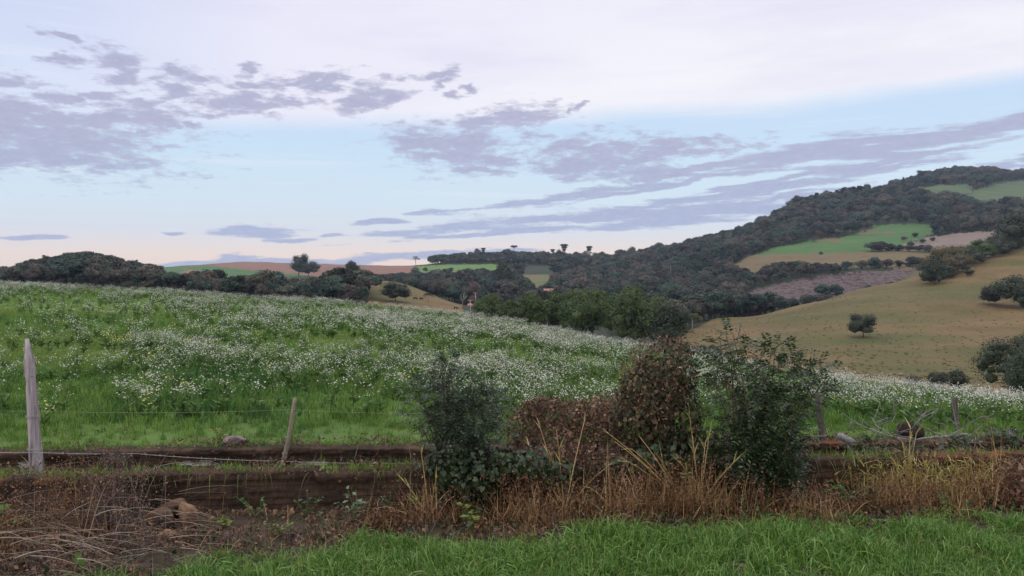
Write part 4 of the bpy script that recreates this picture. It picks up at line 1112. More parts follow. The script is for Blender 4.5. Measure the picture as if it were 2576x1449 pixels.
# --- stones 
def stone(name, u, v, Y, sx, sy, sz, mat, label, seed, rz=0, zoff=0, sharp=1.0):
    import bmesh
    r = np.random.default_rng(seed)
    bm = bmesh.new(); bmesh.ops.create_icosphere(bm, subdivisions=4, radius=1)
    V = np.array([q.co[:] for q in bm.verts])
    for i in range(11):                     # cut flat facets
        d = nrm(r.normal(size=(1, 3)))[0]; c = r.uniform(.55, .85); s = V @ d; m_ = s > c; V[m_] -= np.outer((s[m_] - c) * sharp, d)
    V += .035 * np.sin(V @ r.normal(size=(3, 3)) * 5) + .015 * np.sin(V @ r.normal(size=(3, 3)) * 13)
    V = V * np.array([sx, sy, sz]) / 2
    Fc = np.array([[q.index for q in f.verts] for f in bm.faces]); bm.free()
    p = at(u, v, Y)
    mb = MB(); mb.add(V, Fc); o = mb.obj(name, M[mat], loc=p); o.rotation_euler = (r.normal(0, .15), r.normal(0, .2), rz)
    return tag(o, label, 'stone')
M['stone'] = noisemat('brown_stone', [(.055, .035, .026), (.13, .075, .048), (.2, .12, .08)], 9, bump=.7, bscale=30, bdist=.01, detail=12, scale2=3, cols2=(.045, .032, .026))
M['clay'] = noisemat('tan_stone', [(.13, .075, .045), (.25, .15, .09), (.3, .2, .13)], 9, bump=.7, bscale=30, bdist=.01, detail=12, scale2=4, cols2=(.09, .055, .035))
M['block'] = noisemat('broken_block', [(.16, .12, .11), (.27, .21, .2)], 14, bump=.7, scale2=5, cols2=(.12, .10, .085))
stone('stone', 402, 1312, 5.78, .26, .2, .2, 'stone', 'squat brown stone on the left of the stones against the wall', 51, .3)
stone('stone', 474, 1300, 5.80, .17, .2, .25, 'clay', 'upright tan stone on the right of the stones against the wall', 52, .9)
stone('stone', 440, 1276, 6.0, .2, .16, .16, 'stone', 'dark brown stone tucked behind the two front stones', 53, .1)
stone('stone', 420, 1350, 5.6, .15, .14, .12, 'clay', 'small orange brown stone lying before the squat stone', 54, .5)
stone('stone', 592, 1108, 7.78, .25, .15, .15, 'block', 'pale pinkish block sitting on the second brick wall', 55, .1, sharp=1.0)
stone('stone', 1930, 1290, 6.1, .12, .1, .09, 'stone', 'half buried dark stone under the compound leaved shrub', 56, .4)

# --- rotten stump by the left post
r = np.random.default_rng(61); p = at(288, 1205, 6.9); p[2] = .02
mb = MB(); k = 9; t = np.linspace(0, 1, k)
V, Fq, T = tube(np.stack([t * .02, 0 * t, -.05 + t * .29], 1), .13 - .02 * t, 18)
V[:k * 18] += r.normal(0, .008, (k * 18, 3)); th = np.arange(18)
V[(k - 1) * 18:k * 18, 2] += r.uniform(-.05, .03, 18)
b = mb.n; mb.add(V, Fq); mb.t.append(T + b); mb.tm.append(np.zeros(len(T), int))
M['rotten'] = noisemat('rotten_wood', [(.02, .016, .013), (.05, .04, .033), (.09, .075, .065)], 9, stretch=(3, 3, .5), bump=1.0)
o = mb.obj('stump', M['rotten'], loc=p); tag(o, 'dark rotten tree stump between the walls near the left post', 'stump')

# ================================================================== shrubs
def px(Y): return Y / FP
def lobes_world(L, Y, depth=.8):
    C = np.array([at(a, b, Y + (q[0] if q else 0)) for a, b, ra, rb, *q in L]); R_ = np.array([[ra * px(Y), min(ra, rb) * px(Y) * depth + .04, rb * px(Y)] for a, b, ra, rb, *q in L])
    return C, R_

def sprigs(mb, r, C, R_, n, L, npair, ll, lw, m=0, up=.25, shell=(.55, 1.05), mr=None):
    """pinnate compound leaves spread through lobes"""
    w = R_[:, 0] * R_[:, 2]; w = w / w.sum(); k = r.choice(len(C), n, p=w)
    dd = rdir(r, n); O = C[k] + dd * R_[k] * r.uniform(*shell, n)[:, None]
    d = nrm(dd + r.normal(size=(n, 3)) * .5 + np.array([0, 0, up])); Ls = L * r.uniform(.6, 1.2, n)
    side = nrm(np.cross(d, np.array([0, 0, 1.0]) + r.normal(size=(n, 3)) * .35)); nor = np.cross(side, d)
    nl = npair; t = (np.arange(nl) + 1) / (nl + .3)
    c = O[:, None] + d[:, None] * (Ls[:, None] * t)[..., None]; c[..., 2] -= (Ls[:, None] * .3) * t ** 2
    for sgn in (-1, 1):
        tan = nrm(side[:, None] * sgn + d[:, None] * .45 + np.array([0, 0, -.25]) + r.normal(size=(n, nl, 3)) * .15)
        nn = np.broadcast_to(nor[:, None], tan.shape) + r.normal(size=(n, nl, 3)) * .2
        pr = np.sin(np.clip(t, 0, 1) * PI * .8 + .4)
        v, f = leaf_quads(c.reshape(-1, 3), nrm(nn.reshape(-1, 3)), tan.reshape(-1, 3), (ll * pr * r.uniform(.8, 1.15, (n, nl))).ravel(), (lw * pr * np.ones((n, nl))).ravel(), .08)
        mb.add(v, f, m)
    # rachis
    if mr is not None:
        V = np.stack([O, c[:, nl // 2], c[:, -1]], 1)
        s_ = nor * .0016
        q = np.stack([V[:, 0] - s_, V[:, 0] + s_, V[:, 1] + s_, V[:, 1] - s_, V[:, 2]], 1)
        i = np.arange(n)[:, None] * 5
        mr.add(q.reshape(-1, 3), i + np.array([[0, 1, 2, 3]])); 
    return O

def stems(mb, r, base, tips, rad, n=5, bow=.12):
    for tp in tips:
        b = base + r.normal(0, .05, 3) * np.array([1, 1, 0]); mid = b * .5 + tp * .5 + r.normal(0, bow, 3) * np.linalg.norm(tp - b) * .5
        t = np.linspace(0, 1, 8)[:, None]; c = b * (1 - t) ** 2 + 2 * mid * t * (1 - t) + tp * t ** 2
        add_tube(mb, c, np.linspace(rad, rad * .25, 8), n)

M['shrubA'] = leafmat('blue_green_leaflets', [(.018, .036, .022), (.036, .062, .036), (.07, .105, .064), (.15, .19, .135)], .2, pos=[0, .5, .85, 1], rough=.4, spec=.5)
M['shrubC'] = leafmat('dark_green_leaflets', [(.014, .032, .014), (.028, .054, .022), (.055, .092, .036), (.13, .175, .08)], .2, pos=[0, .5, .85, 1], rough=.4, spec=.5)
M['ivy'] = leafmat('heart_leaves', [(.012, .026, .011), (.026, .045, .017), (.05, .075, .028)], .2, rough=.45, spec=.4)
M['olivevine'] = leafmat('olive_vine_leaves', [(.02, .028, .013), (.038, .044, .02), (.06, .058, .026), (.10, .068, .042), (.14, .095, .062), (.11, .13, .035)], .2, pos=[0, .3, .52, .68, .92, 1])
M['brownvine'] = leafmat('withered_vine_leaves', [(.07, .034, .022), (.135, .068, .042), (.2, .11, .072), (.28, .17, .12)], .15)
M['twig'] = leafmat('brown_twigs', [(.05, .036, .028), (.10, .075, .058), (.17, .13, .10)], 0)
M['shrubwood'] = noisemat('shrub_wood', [(.06, .042, .03), (.12, .085, .06)], 9)

def shrub(name, label, L, Y, base, fn, leaf, seed, wood='shrubwood', srad=.012, depth=.8, ns=None, cat='shrub'):
    r = np.random.default_rng(seed); C, R_ = lobes_world(L, Y, depth)
    B = at(base[0], base[1], Y); B[2] = float(H(B[0], B[1]))
    e = empty(name, B, label, cat)
    mw = MB(); ml = MB()
    tips = np.vstack([C, C + rdir(r, len(C)) * R_ * .7])
    stems(mw, r, np.zeros(3), tips - B, srad)
    fn(ml, r, C - B, R_, mw)
    mw.obj('stem', M[wood], e)
    ml.obj('foliage', M[leaf], e)
    return e

# compound leaved shrub right of centre
LC = [(1925, 925, 95, 60), (1860, 985, 85, 85), (1980, 960, 75, 70), (2035, 990, 45, 65), (1835, 865, 45, 40), (1930, 1070, 95, 90), (1915, 1180, 85, 75), (1975, 1150, 45, 60), (1795, 935, 55, 55), (1950, 880, 55, 25), (2080, 950, 30, 35), (1825, 838, 26, 20), (1880, 1110, 60, 80)]
def fC(ml, r, C, R_, mw):
    sprigs(ml, r, C, R_, 720, .19, 6, .048, .02, shell=(.35, 1.12), mr=mw)
    sprigs(ml, r, C[[5, 6, 7, 12]], R_[[5, 6, 7, 12]], 1000, .13, 6, .036, .016, shell=(.2, 1.1))
shrub('compound_leaf_shrub', 'tall dark green shrub with feathery compound leaves right of centre', LC, 6.38, (1905, 1262), fC, 'shrubC', 71)
# bluish feathery shrub left of centre
LA = [(1128, 925, 30, 42), (1120, 995, 75, 55), (1180, 1050, 95, 75), (1235, 1010, 45, 40), (1165, 1130, 95, 80), (1085, 1045, 50, 40), (1060, 985, 40, 20), (1185, 1200, 70, 60)]
def fA(ml, r, C, R_, mw):
    sprigs(ml, r, C, R_, 1150, .14, 7, .032, .013, shell=(.25, 1.2), mr=mw); sprigs(ml, r, C[[2, 4, 7]], R_[[2, 4, 7]], 500, .12, 7, .03, .013, shell=(.2, .9))
shrub('feathery_shrub', 'bluish green feathery shrub rising over the wall left of centre', LA, 6.36, (1165, 1272), fA, 'shrubA', 72)

def vine_cover(n, size, frac=.0):
    def fn(ml, r, C, R_, mw):
        w = R_[:, 0] * R_[:, 2]; w = w / w.sum(); k = r.choice(len(C), n, p=w); dd = rdir(r, n); dd[:, 1] = -np.abs(dd[:, 1]) * np.where(r.random(n) < .75, 1, -1)
        P = C[k] + dd * R_[k] * r.uniform(.8, 1.1, n)[:, None]
        nor = nrm(dd + r.normal(size=(n, 3)) * .45); down = np.array([0, 0, -1.0]) + r.normal(size=(n, 3)) * .5
        tan = nrm(down - nor * (down * nor).sum(1, keepdims=True)); s = size * r.uniform(.5, 1.2, n)
        v, f = heart_quads(P, nor, tan, s, s); ml.add(v, f)
        for i in range(len(C)):
            pass
    return fn
def withered(n, size, ntw):
    def fn(ml, r, C, R_, mw):
        w = R_[:, 0] * R_[:, 2]; w = w / w.sum(); k = r.choice(len(C), n, p=w); dd = rdir(r, n)
        P = C[k] + dd * R_[k] * (r.uniform(.15, 1, n) ** .5)[:, None] * 1.05
        nor = rdir(r, n); tan = perp(r, nor); s = size * r.uniform(.4, 1.3, n); v, f = leaf_quads(P, nor, tan, s, s * .6, .3); ml.add(v, f)
        k = r.choice(len(C), ntw, p=w); P = C[k] + rdir(r, ntw) * R_[k] * r.uniform(.3, 1, ntw)[:, None]
        d = nrm(rdir(r, ntw) + np.array([0, 0, .3])); v, f = blades(r, P, d, r.uniform(.06, .25, ntw), .003, r.uniform(-.2, .9, ntw), 5); mw.add(v, f)
    return fn
def both(a, b):
    def fn(ml, r, C, R_, mw): a(ml, r, C, R_, mw); b(ml, r, C, R_, mw)
    return fn
LB = [(1680, 930, 72, 72), (1645, 985, 88, 80), (1690, 1045, 72, 95), (1610, 1055, 80, 70), (1665, 1110, 80, 50)]
e = shrub('vine_covered_stump', 'tall stump smothered in olive heart leaved vine with withered brown edges', LB, 6.75, (1655, 1180), both(vine_cover(4200, .038), withered(1500, .03, 500)), 'olivevine', 73, srad=.02, cat='vine stump')
r = np.random.default_rng(731); C, R_ = lobes_world([(1560, 1040, 55, 60), (1588, 955, 38, 60), (1608, 890, 30, 30), (1685, 866, 75, 26), (1535, 1085, 50, 40), (1640, 1000, 80, 90, -.12), (1700, 960, 50, 80, -.1)], 6.75); B = np.array(e.location)
ml = MB(); mw = MB(); withered(2300, .028, 1300)(ml, r, C - B, R_, mw); ml.obj('withered_foliage', M['brownvine'], e); mw.obj('tendril', M['twig'], e)['kind'] = 'stuff'
mb = MB(); add_tube(mb, [(0, 0, -.2), (.02, 0, .4), (.06, 0, .8)], [.14, .12, .09], 10); mb.obj('trunk', M['rotten'], e)
# brown vine mound
LM = [(1400, 1040, 115, 42, .25), (1325, 1075, 65, 55, .2), (1480, 1058, 90, 60, .2), (1370, 1018, 60, 22, .25), (1530, 1040, 50, 60, .2), (1400, 1112, 120, 50, .1), (1545, 1090, 55, 60, .2), (1440, 1165, 140, 45, -.25), (1340, 1190, 90, 60, -.35), (1560, 1190, 90, 50, -.3)]
shrub('withered_vine_mound', 'brown withered vine mound spilling over the wall between the shrubs', LM, 6.8, (1420, 1200), both(withered(9000, .03, 4200), vine_cover(450, .042)), 'brownvine', 74, wood='twig', srad=.006, cat='vine mound')
LI = [(1130, 1180, 55, 60), (1200, 1190, 75, 65), (1170, 1235, 80, 40), (1270, 1160, 45, 40), (1330, 1165, 60, 40), (1400, 1190, 50, 35)]
shrub('ivy_clump', 'dark heart leaved creeper hanging down the front wall below the feathery shrub', LI, 6.2, (1190, 1290), vine_cover(1700, .042), 'ivy', 75, srad=.004, cat='creeper')
LV = [(1640, 1150, 60, 45), (1560, 1170, 50, 30), (1720, 1140, 50, 50), (1780, 1130, 40, 60)]
shrub('ivy_clump', 'green creeper leaves at the foot of the vine covered stump', LV, 6.5, (1660, 1230), vine_cover(520, .05), 'ivy', 76, srad=.004, cat='creeper')
# right edge shrubs
shrub('dark_shrub', 'dark low shrub around the stubby pale post at the right', [(2515, 1105, 40, 30), (2560, 1120, 40, 40), (2490, 1130, 40, 20)], 7.9, (2520, 1150), lambda ml, r, C, R_, mw: sprigs(ml, r, C, R_, 260, .12, 5, .03, .014, shell=(.2, 1.1)), 'shrubC', 77)
shrub('bramble', 'reddish brown bramble thicket at the lower right edge', [(2560, 1200, 50, 50), (2540, 1270, 60, 45), (2600, 1240, 60, 60)], 6.3, (2560, 1320), both(withered(1800, .03, 500), vine_cover(260, .04)), 'brownvine', 78, wood='twig', srad=.005)
shrub('low_shrub', 'small leafy weed patch under the branch pile', [(2190, 1118, 70, 18), (2290, 1125, 60, 16), (2400, 1120, 60, 16)], 7.3, (2280, 1150), lambda ml, r, C, R_, mw: sprigs(ml, r, C, R_, 330, .08, 5, .025, .011, shell=(.1, 1.1)), 'shrubC', 79, srad=.004)

# --- pale weed, broad leaf, sapling
M['paleleaf'] = leafmat('pale_weed_leaf', [(.10, .15, .08), (.16, .22, .13), (.22, .28, .2)], .25)
M['limeleaf'] = leafmat('lime_leaf', [(.12, .18, .03), (.17, .22, .05), (.22, .22, .07)], .3)
M['broad'] = leafmat('broad_leaf', [(.10, .19, .04), (.13, .22, .05)], .3)
r = np.random.default_rng(81)
def weed(name, u, v, Y, h, n, ll, leaf, label, spread=.5):
    B = at(u, v, Y); B[2] = float(H(B[0], B[1])); e = empty(name, B, label, 'plant'); mw = MB(); ml = MB()
    for i in range(4):
        tp = np.array([r.normal(0, spread * h * .5), r.normal(0, spread * h * .4), h * r.uniform(.7, 1)]); t = np.linspace(0, 1, 6)[:, None]
        c = tp * t; c[:, 0] += .02 * np.sin(t[:, 0] * 4); add_tube(mw, c, np.linspace(.004, .0015, 6), 4)
        P = c[r.integers(2, 6, n)] + r.normal(0, .006, (n, 3)); d = nrm(np.stack([r.normal(size=n), r.normal(size=n), r.uniform(-.2, .6, n)], 1)); nor = perp(r, d); nor[nor[:, 2] < 0] *= -1
        nor = nrm(nor + np.array([0, 0, .8])); d = nrm(d - nor * (d * nor).sum(1, keepdims=True)); s = ll * r.uniform(.6, 1.1, n); v_, f = leaf_quads(P, nor, d, s, s * .45, .1); ml.add(v_, f)
    mw.obj('stem', M['stem'], e); ml.obj('leaves', M[leaf], e)
weed('pale_weed', 885, 1320, 5.9, .26, 7, .075, 'paleleaf', 'pale leaved young weed standing before the front wall left of centre')
weed('sapling', 556, 1112, 7.85, .16, 6, .10, 'limeleaf', 'yellow green shoot beside the pale block on the second wall')
weed('green_weed', 530, 1200, 6.95, .09, 8, .06, 'mgrass', 'low green weed in the strip between the walls', 1.2)
weed('dock_weed', 250, 1200, 6.75, .10, 8, .08, 'broad', 'low bright green weed by the foot of the tall post', 1.2)
weed('dock_weed', 25, 1320, 5.6, .22, 5, .16, 'broad', 'green weed leaf at the far left edge among dead stalks', .5)
weed('lime_weed', 1180, 1330, 5.75, .18, 8, .07, 'limeleaf', 'yellow green weed at the edge of the verge grass', .6)
weed('lime_weed', 1745, 1240, 6.2, .3, 6, .07, 'limeleaf', 'yellowish young weed between the two tall shrubs', .5)
for i, (u, v, Y, h, n_, ll, lf, lb) in enumerate([
    (640, 1300, 6.0, .16, 7, .05, 'dgrass', 'small dark green weed at the foot of the exposed front wall'),
    (760, 1305, 6.0, .2, 7, .055, 'shrubC', 'dark leafy weed against the front wall right of the stones'),
    (960, 1310, 6.0, .22, 9, .05, 'ivy', 'leafy weed beside the pale leaved one before the wall'),
    (1020, 1290, 6.1, .26, 9, .045, 'ivy', 'dark creeping weed at the end of the exposed wall'),
    (560, 1335, 5.8, .1, 8, .05, 'limeleaf', 'yellowish ground weed right of the stones'),
    (700, 1360, 5.6, .1, 9, .045, 'limeleaf', 'yellowish ground weed near the verge grass edge'),
    (830, 1345, 5.7, .13, 9, .045, 'olivevine', 'olive ground weed among the litter left of centre'),
    (1500, 1300, 6.05, .24, 8, .06, 'ivy', 'green broad leaved weed among the rusty stalks'),
    (1860, 1300, 6.0, .2, 8, .05, 'ivy', 'dark green weed under the compound leaved shrub'),
    (2130, 1290, 6.2, .24, 9, .05, 'dgrass', 'green weed before the bare right stretch of wall'),
    (2190, 1300, 6.15, .2, 9, .05, 'shrubC', 'dark weed at the foot of the yellow green reeds'),
    (2400, 1318, 6.1, .16, 9, .05, 'dgrass', 'green weed at the verge edge below the reeds')]):
    weed('ground_weed', u, v, Y, h, n_, ll, lf, lb, 1.0)
# one broad lobed leaf at lower left
B = at(205, 1448, 4.95); k = 15; t = np.linspace(0, 1, k); mb = MB()
wd = .016 + .02 * np.sin(t * PI) ** .7 * (1 + .25 * np.sin(t * 20)); cz = t * .17; cy = -.03 * t ** 2
Vv = np.concatenate([np.stack([-wd, cy - .01, cz], 1), np.stack([0 * t, cy, cz], 1), np.stack([wd, cy - .012, cz], 1)])
Qs = [(i, i + 1, k + i + 1, k + i) for i in range(k - 1)] + [(k + i, k + i + 1, 2 * k + i + 1, 2 * k + i) for i in range(k - 1)]
mb.add(Vv, Qs); e = empty('broad_leaf_weed', (B[0], B[1], B[2] - .01), 'single upright broad green leaf at the lower left corner', 'plant')
mb.obj('leaf', M['broad'], e); mb = MB(); add_tube(mb, [(0, 0, -.12), (0, 0, .01)], .003, 4); mb.obj('stalk', M['stem'], e)
M['orange'] = leafmat('orange_leaf', [(.3, .10, .025), (.36, .14, .035)], .2)
mb = MB(); v_, f = leaf_quads(np.array([[0, 0, 0], [.03, 0, .01], [-.02, .0, .01]]), nrm(np.array([[0, -.6, 1.], [.2, -.5, 1], [-.3, -.6, 1]])), nrm(np.array([[1., 0, .1], [.6, .2, .3], [-.5, 0, .35]])), .034, .02); mb.add(v_, f)
o = mb.obj('fallen_leaf', M['orange'], loc=at(457, 1370, 5.45)); tag(o, 'bright orange fallen leaf in front of the stones', 'leaf')

# --- dead branches on the right pile
M['dead'] = noisemat('grey_dead_wood', [(.11, .10, .095), (.21, .195, .19), (.3, .28, .275)], 9, stretch=(1, 1, 1))
BR = [([(2118, 1038), (2160, 1069), (2219, 1090), (2290, 1108)], 'long grey branch sloping down left of the pile'),
 ([(2191, 1050), (2206, 1072), (2240, 1094), (2272, 1114), (2303, 1132)], 'forked grey branch reaching down to the wall'),
 ([(2331, 1031), (2312, 1055), (2296, 1075), (2286, 1098)], 'pale twig standing up in the middle of the pile'),
 ([(2250, 1092), (2307, 1107), (2359, 1099), (2408, 1097), (2432, 1092)], 'thick pale branch lying level along the pile'),
 ([(2408, 1050), (2402, 1068), (2406, 1083), (2404, 1098)], 'crooked pale twig before the short dark post'),
 ([(2470, 1074), (2429, 1104), (2395, 1126)], 'grey branch slanting down at the right of the pile'),
 ([(2247, 1010), (2252, 1040), (2246, 1060), (2212, 1060)], 'hooked thin twig above the left of the pile'),
 ([(2362, 1030), (2326, 1046), (2300, 1070)], 'thin twig pointing up right from the pile'),
 ([(2130, 1090), (2150, 1060), (2191, 1083), (2230, 1100)], 'arched thin twig low at the left of the pile'),
 ([(2500, 1055), (2464, 1048), (2422, 1078), (2380, 1100)], 'long thin twig arching to the right frame edge'),
 ([(2380, 1112), (2352, 1136), (2330, 1145)], 'short broken stick hanging below the pile'),
 ([(2300, 1060), (2345, 1085), (2420, 1115), (2470, 1112)], 'dark grey branch crossing behind the level one')]
for i, (pl, lb) in enumerate(BR):
    r = np.random.default_rng(900 + i); Y = 7.55 + .06 * i % .5
    P = np.array([at(a, b, Y + .08 * math.sin(j * 2 + i)) for j, (a, b) in enumerate(pl)])
    t = np.linspace(0, len(P) - 1, 5 * len(P)); C = np.stack([np.interp(t, np.arange(len(P)), P[:, q]) for q in range(3)], 1)
    C[1:-1] = (C[:-2] + 2 * C[1:-1] + C[2:]) / 4; C += r.normal(0, .004, C.shape)
    rad = np.linspace(.0045, .0075, len(C)) * (1.9 if 'thick' in lb else (.6 if 'thin' in lb or 'twig' in lb else 1))
    mb = MB(); add_tube(mb, C, rad, 6)
    o = mb.obj('dead_branch', M['dead'], smooth=True); tag(o, lb, 'branch', 'dead branches of the pile')
    for q in range(6):
        s = C[r.integers(1, len(C) - 1)]; d = nrm((r.normal(size=(1, 3)) + np.array([0, -.2, .5])))[0]; L = r.uniform(.06, .28)
        m2 = MB(); add_tube(m2, [s, s + d * L * .5 + r.normal(0, .015, 3), s + d * L + r.normal(0, .03, 3)], [.0035, .0026, .0012], 4)
        m2.obj('twig', M['dead'], o)
A = at(2108, 1094, 7.5); B = at(2153, 1117, 7.45); mb = MB()
V, Fq, T = tube(np.linspace(A, B, 6), [.03, .036, .036, .035, .034, .03], 9); V += np.random.default_rng(5).normal(0, .003, V.shape)
mb.add(V, Fq); mb.t.append(T); mb.tm.append(np.zeros(len(T), int)); o = mb.obj('log', M['dead']); tag(o, 'short weathered log lying on the second wall left of the branches', 'log')
A = at(2292, 1085, 7.75); mb = MB(); r = np.random.default_rng(91)
V, Fq, T = tube(np.stack([np.linspace(-.12, .1, 7), 0 * np.arange(7), .02 * np.sin(np.arange(7))], 1), [.05, .075, .08, .08, .075, .07, .05], 12); V += r.normal(0, .009, V.shape)
mb.add(V, Fq); mb.t.append(T); mb.tm.append(np.zeros(len(T), int)); o = mb.obj('root_stump', M['rotten'], loc=A); tag(o, 'dark uprooted stump in the middle of the branch pile', 'stump')

# ================================================================== dry weeds and litter
M['straw'] = leafmat('straw_stalks', [(.24, .145, .06), (.39, .25, .11), (.54, .39, .21)], .15)
M['rust'] = leafmat('rusty_stalks', [(.085, .042, .019), (.21, .115, .05), (.42, .27, .135)], .15)
M['greystalk'] = leafmat('grey_stalks', [(.05, .04, .036), (.11, .09, .082), (.26, .22, .2)], .1)
M['reed'] = leafmat('yellow_green_reeds', [(.18, .18, .04), (.28, .26, .07), (.4, .34, .14)], .25)
M['rustleaf'] = leafmat('rusty_leaf_bits', [(.04, .018, .010), (.11, .05, .024), (.25, .125, .06)], .15)
def clump(name, u, v, hpx, Y, n, kind, label, seed, lean=0.0, width=.10):
    r = np.random.default_rng(seed); B = at(u, v, Y); B[2] = float(H(B[0], B[1])) - .01; h = hpx * px(Y) * r.uniform(.65, 1.25)
    e = empty(name, B, label, 'dry grass' if kind != 'reed' else 'reeds', GRP[kind])
    mb = MB(); b = np.stack([r.normal(0, width, n), r.normal(0, width * .6, n), np.zeros(n)], 1)
    d = updir(r, n, {'reed': .45, 'rust': .4, 'straw': .55, 'grey': .28}[kind]); d[:, 0] += lean; d = nrm(d)
    v_, f = blades(r, b, d, h * r.uniform(.5, 1.25, n), {'reed': .011, 'rust': .005, 'straw': .0075, 'grey': .0055}[kind], r.uniform(.05, .6, n), 6); mb.add(v_, f)
    mb.obj('stalks', M[{'reed': 'reed', 'rust': 'rust', 'straw': 'straw', 'grey': 'greystalk'}[kind]], e)
    if kind == 'reed':
        ml = MB(); q = n * 2; k = r.integers(0, n, q); tt = r.uniform(.25, .9, q); P = b[k] + d[k] * (h * tt)[:, None]
        dl = nrm(d[k] * .8 + rdir(r, q) * .8); v_, f = blades(r, P, dl, h * r.uniform(.18, .4, q), .011, r.uniform(.1, .5, q), 3); ml.add(v_, f); ml.obj('leaf_blades', M['reed'], e)['kind'] = 'stuff'
    else:
        ml = MB(); q = n * (11 if kind == 'rust' else 4); k = r.integers(0, n, q); tt = r.uniform(.1, .95, q); P = b[k] + d[k] * (h * tt)[:, None] + r.normal(0, .02, (q, 3)); P[:, 2] = np.abs(P[:, 2])
        nor = rdir(r, q); s = r.uniform(.008, .026, q); v_, f = leaf_quads(P, nor, perp(r, nor), s, s * .55, .3); ml.add(v_, f)
        ml.obj('leaf_bits', M['rustleaf' if kind == 'rust' else 'brownvine'], e)['kind'] = 'stuff'
    return e
GRP = {'rust': 'rusty dead weed clumps before the wall', 'straw': 'straw coloured grass clumps before the wall', 'reed': 'yellow green reed clumps on the wall', 'grey': 'grey dead weed clumps at the left'}
LBL = {'rust': 'rusty brown dead weed clump along the foot of the front wall', 'straw': 'straw coloured dry grass clump at the foot of the front wall', 'reed': 'yellow green reed clump growing over the front wall', 'grey': 'grey dead weed clump against the left of the front wall'}
CL = [('rust', 2620, 1300, 130, 6.3), ('straw', 2690, 1290, 120, 6.4), ('rust', 2760, 1296, 120, 6.45), ('straw', 2850, 1290, 120, 6.5), ('rust', 2950, 1290, 120, 6.6), ('reed', 2640, 1225, 110, 6.65), ('rust', -60, 1380, 140, 5.5), ('grey', -140, 1370, 150, 5.6), ('rust', -260, 1370, 130, 5.5),
 ('straw', 1625, 1318, 215, 6.05), ('straw', 1690, 1312, 235, 6.1), ('straw', 1750, 1308, 220, 6.12), ('straw', 1800, 1312, 170, 6.1), ('straw', 1570, 1325, 170, 6.0), ('straw', 2280, 1262, 170, 6.35), ('straw', 2350, 1262, 190, 6.38), ('straw', 2420, 1258, 190, 6.4), ('straw', 2490, 1256, 180, 6.42), ('straw', 2220, 1268, 110, 6.35), ('straw', 1290, 1335, 120, 5.95), ('straw', 1370, 1340, 110, 5.9), ('straw', 2555, 1262, 150, 6.4),
 ('reed', 2230, 1228, 110, 6.5), ('reed', 2360, 1232, 125, 6.5), ('reed', 2480, 1222, 120, 6.55), ('grey', 300, 1330, 230, 5.9), ('rust', 165, 1330, 240, 5.85), ('grey', 225, 1345, 220, 5.8), ('grey', 345, 1345, 150, 5.8), ('grey', 100, 1350, 160, 5.75), ('rust', 60, 1370, 150, 5.6), ('grey', 20, 1390, 140, 5.5),
 ('rust', 1330, 1345, 130, 5.85), ('rust', 1400, 1352, 120, 5.8), ('rust', 1255, 1330, 110, 5.95), ('rust', 1470, 1345, 130, 5.9), ('rust', 1560, 1330, 150, 5.95), ('rust', 1640, 1325, 170, 6.0), ('rust', 1700, 1322, 170, 6.0), ('rust', 1765, 1325, 160, 6.0), ('rust', 1830, 1325, 110, 6.0),
 ('rust', 1900, 1318, 95, 6.05), ('straw', 2040, 1318, 120, 6.1), ('straw', 2095, 1322, 100, 6.1), ('rust', 2160, 1312, 70, 6.1), ('straw', 2250, 1295, 90, 6.25), ('rust', 2310, 1300, 110, 6.2), ('straw', 2380, 1298, 110, 6.25), ('rust', 2430, 1300, 110, 6.2), ('straw', 2480, 1290, 110, 6.3), ('rust', 2530, 1300, 120, 6.25),
 ('rust', 1130, 1330, 95, 5.9), ('rust', 1040, 1330, 80, 5.85), ('rust', 970, 1345, 60, 5.8), ('straw', 1720, 1315, 160, 6.05), ('straw', 1060, 1335, 120, 5.95), ('rust', 2215, 1300, 90, 6.2), ('rust', 1980, 1315, 90, 6.1), ('straw', 1590, 1335, 130, 5.9), ('straw', 1490, 1335, 150, 6.0),
 ('reed', 2200, 1222, 85, 6.55), ('reed', 2260, 1235, 105, 6.5), ('reed', 2325, 1235, 95, 6.55), ('reed', 2395, 1230, 85, 6.6), ('reed', 2450, 1225, 85, 6.6), ('reed', 2510, 1225, 90, 6.6), ('reed', 2295, 1215, 120, 6.7),
 ('grey', 285, 1360, 170, 5.75), ('grey', 320, 1390, 120, 5.5), ('grey', 250, 1330, 150, 5.85), ('grey', 170, 1380, 190, 5.55), ('rust', 160, 1400, 200, 5.4), ('rust', 230, 1330, 210, 5.85), ('grey', 60, 1400, 120, 5.4), ('rust', 20, 1420, 110, 5.3), ('grey', 360, 1420, 80, 5.3), ('grey', 110, 1440, 90, 5.1)]
for i, (kd, u, v, hp, Y) in enumerate(CL):
    clump({'rust': 'dead_weed', 'straw': 'dry_grass_clump', 'reed': 'reed_clump', 'grey': 'dead_weed'}[kd], u, v, hp, Y, {'rust': 40, 'straw': 50, 'reed': 52, 'grey': 60}[kd], kd, LBL[kd], 1000 + i)
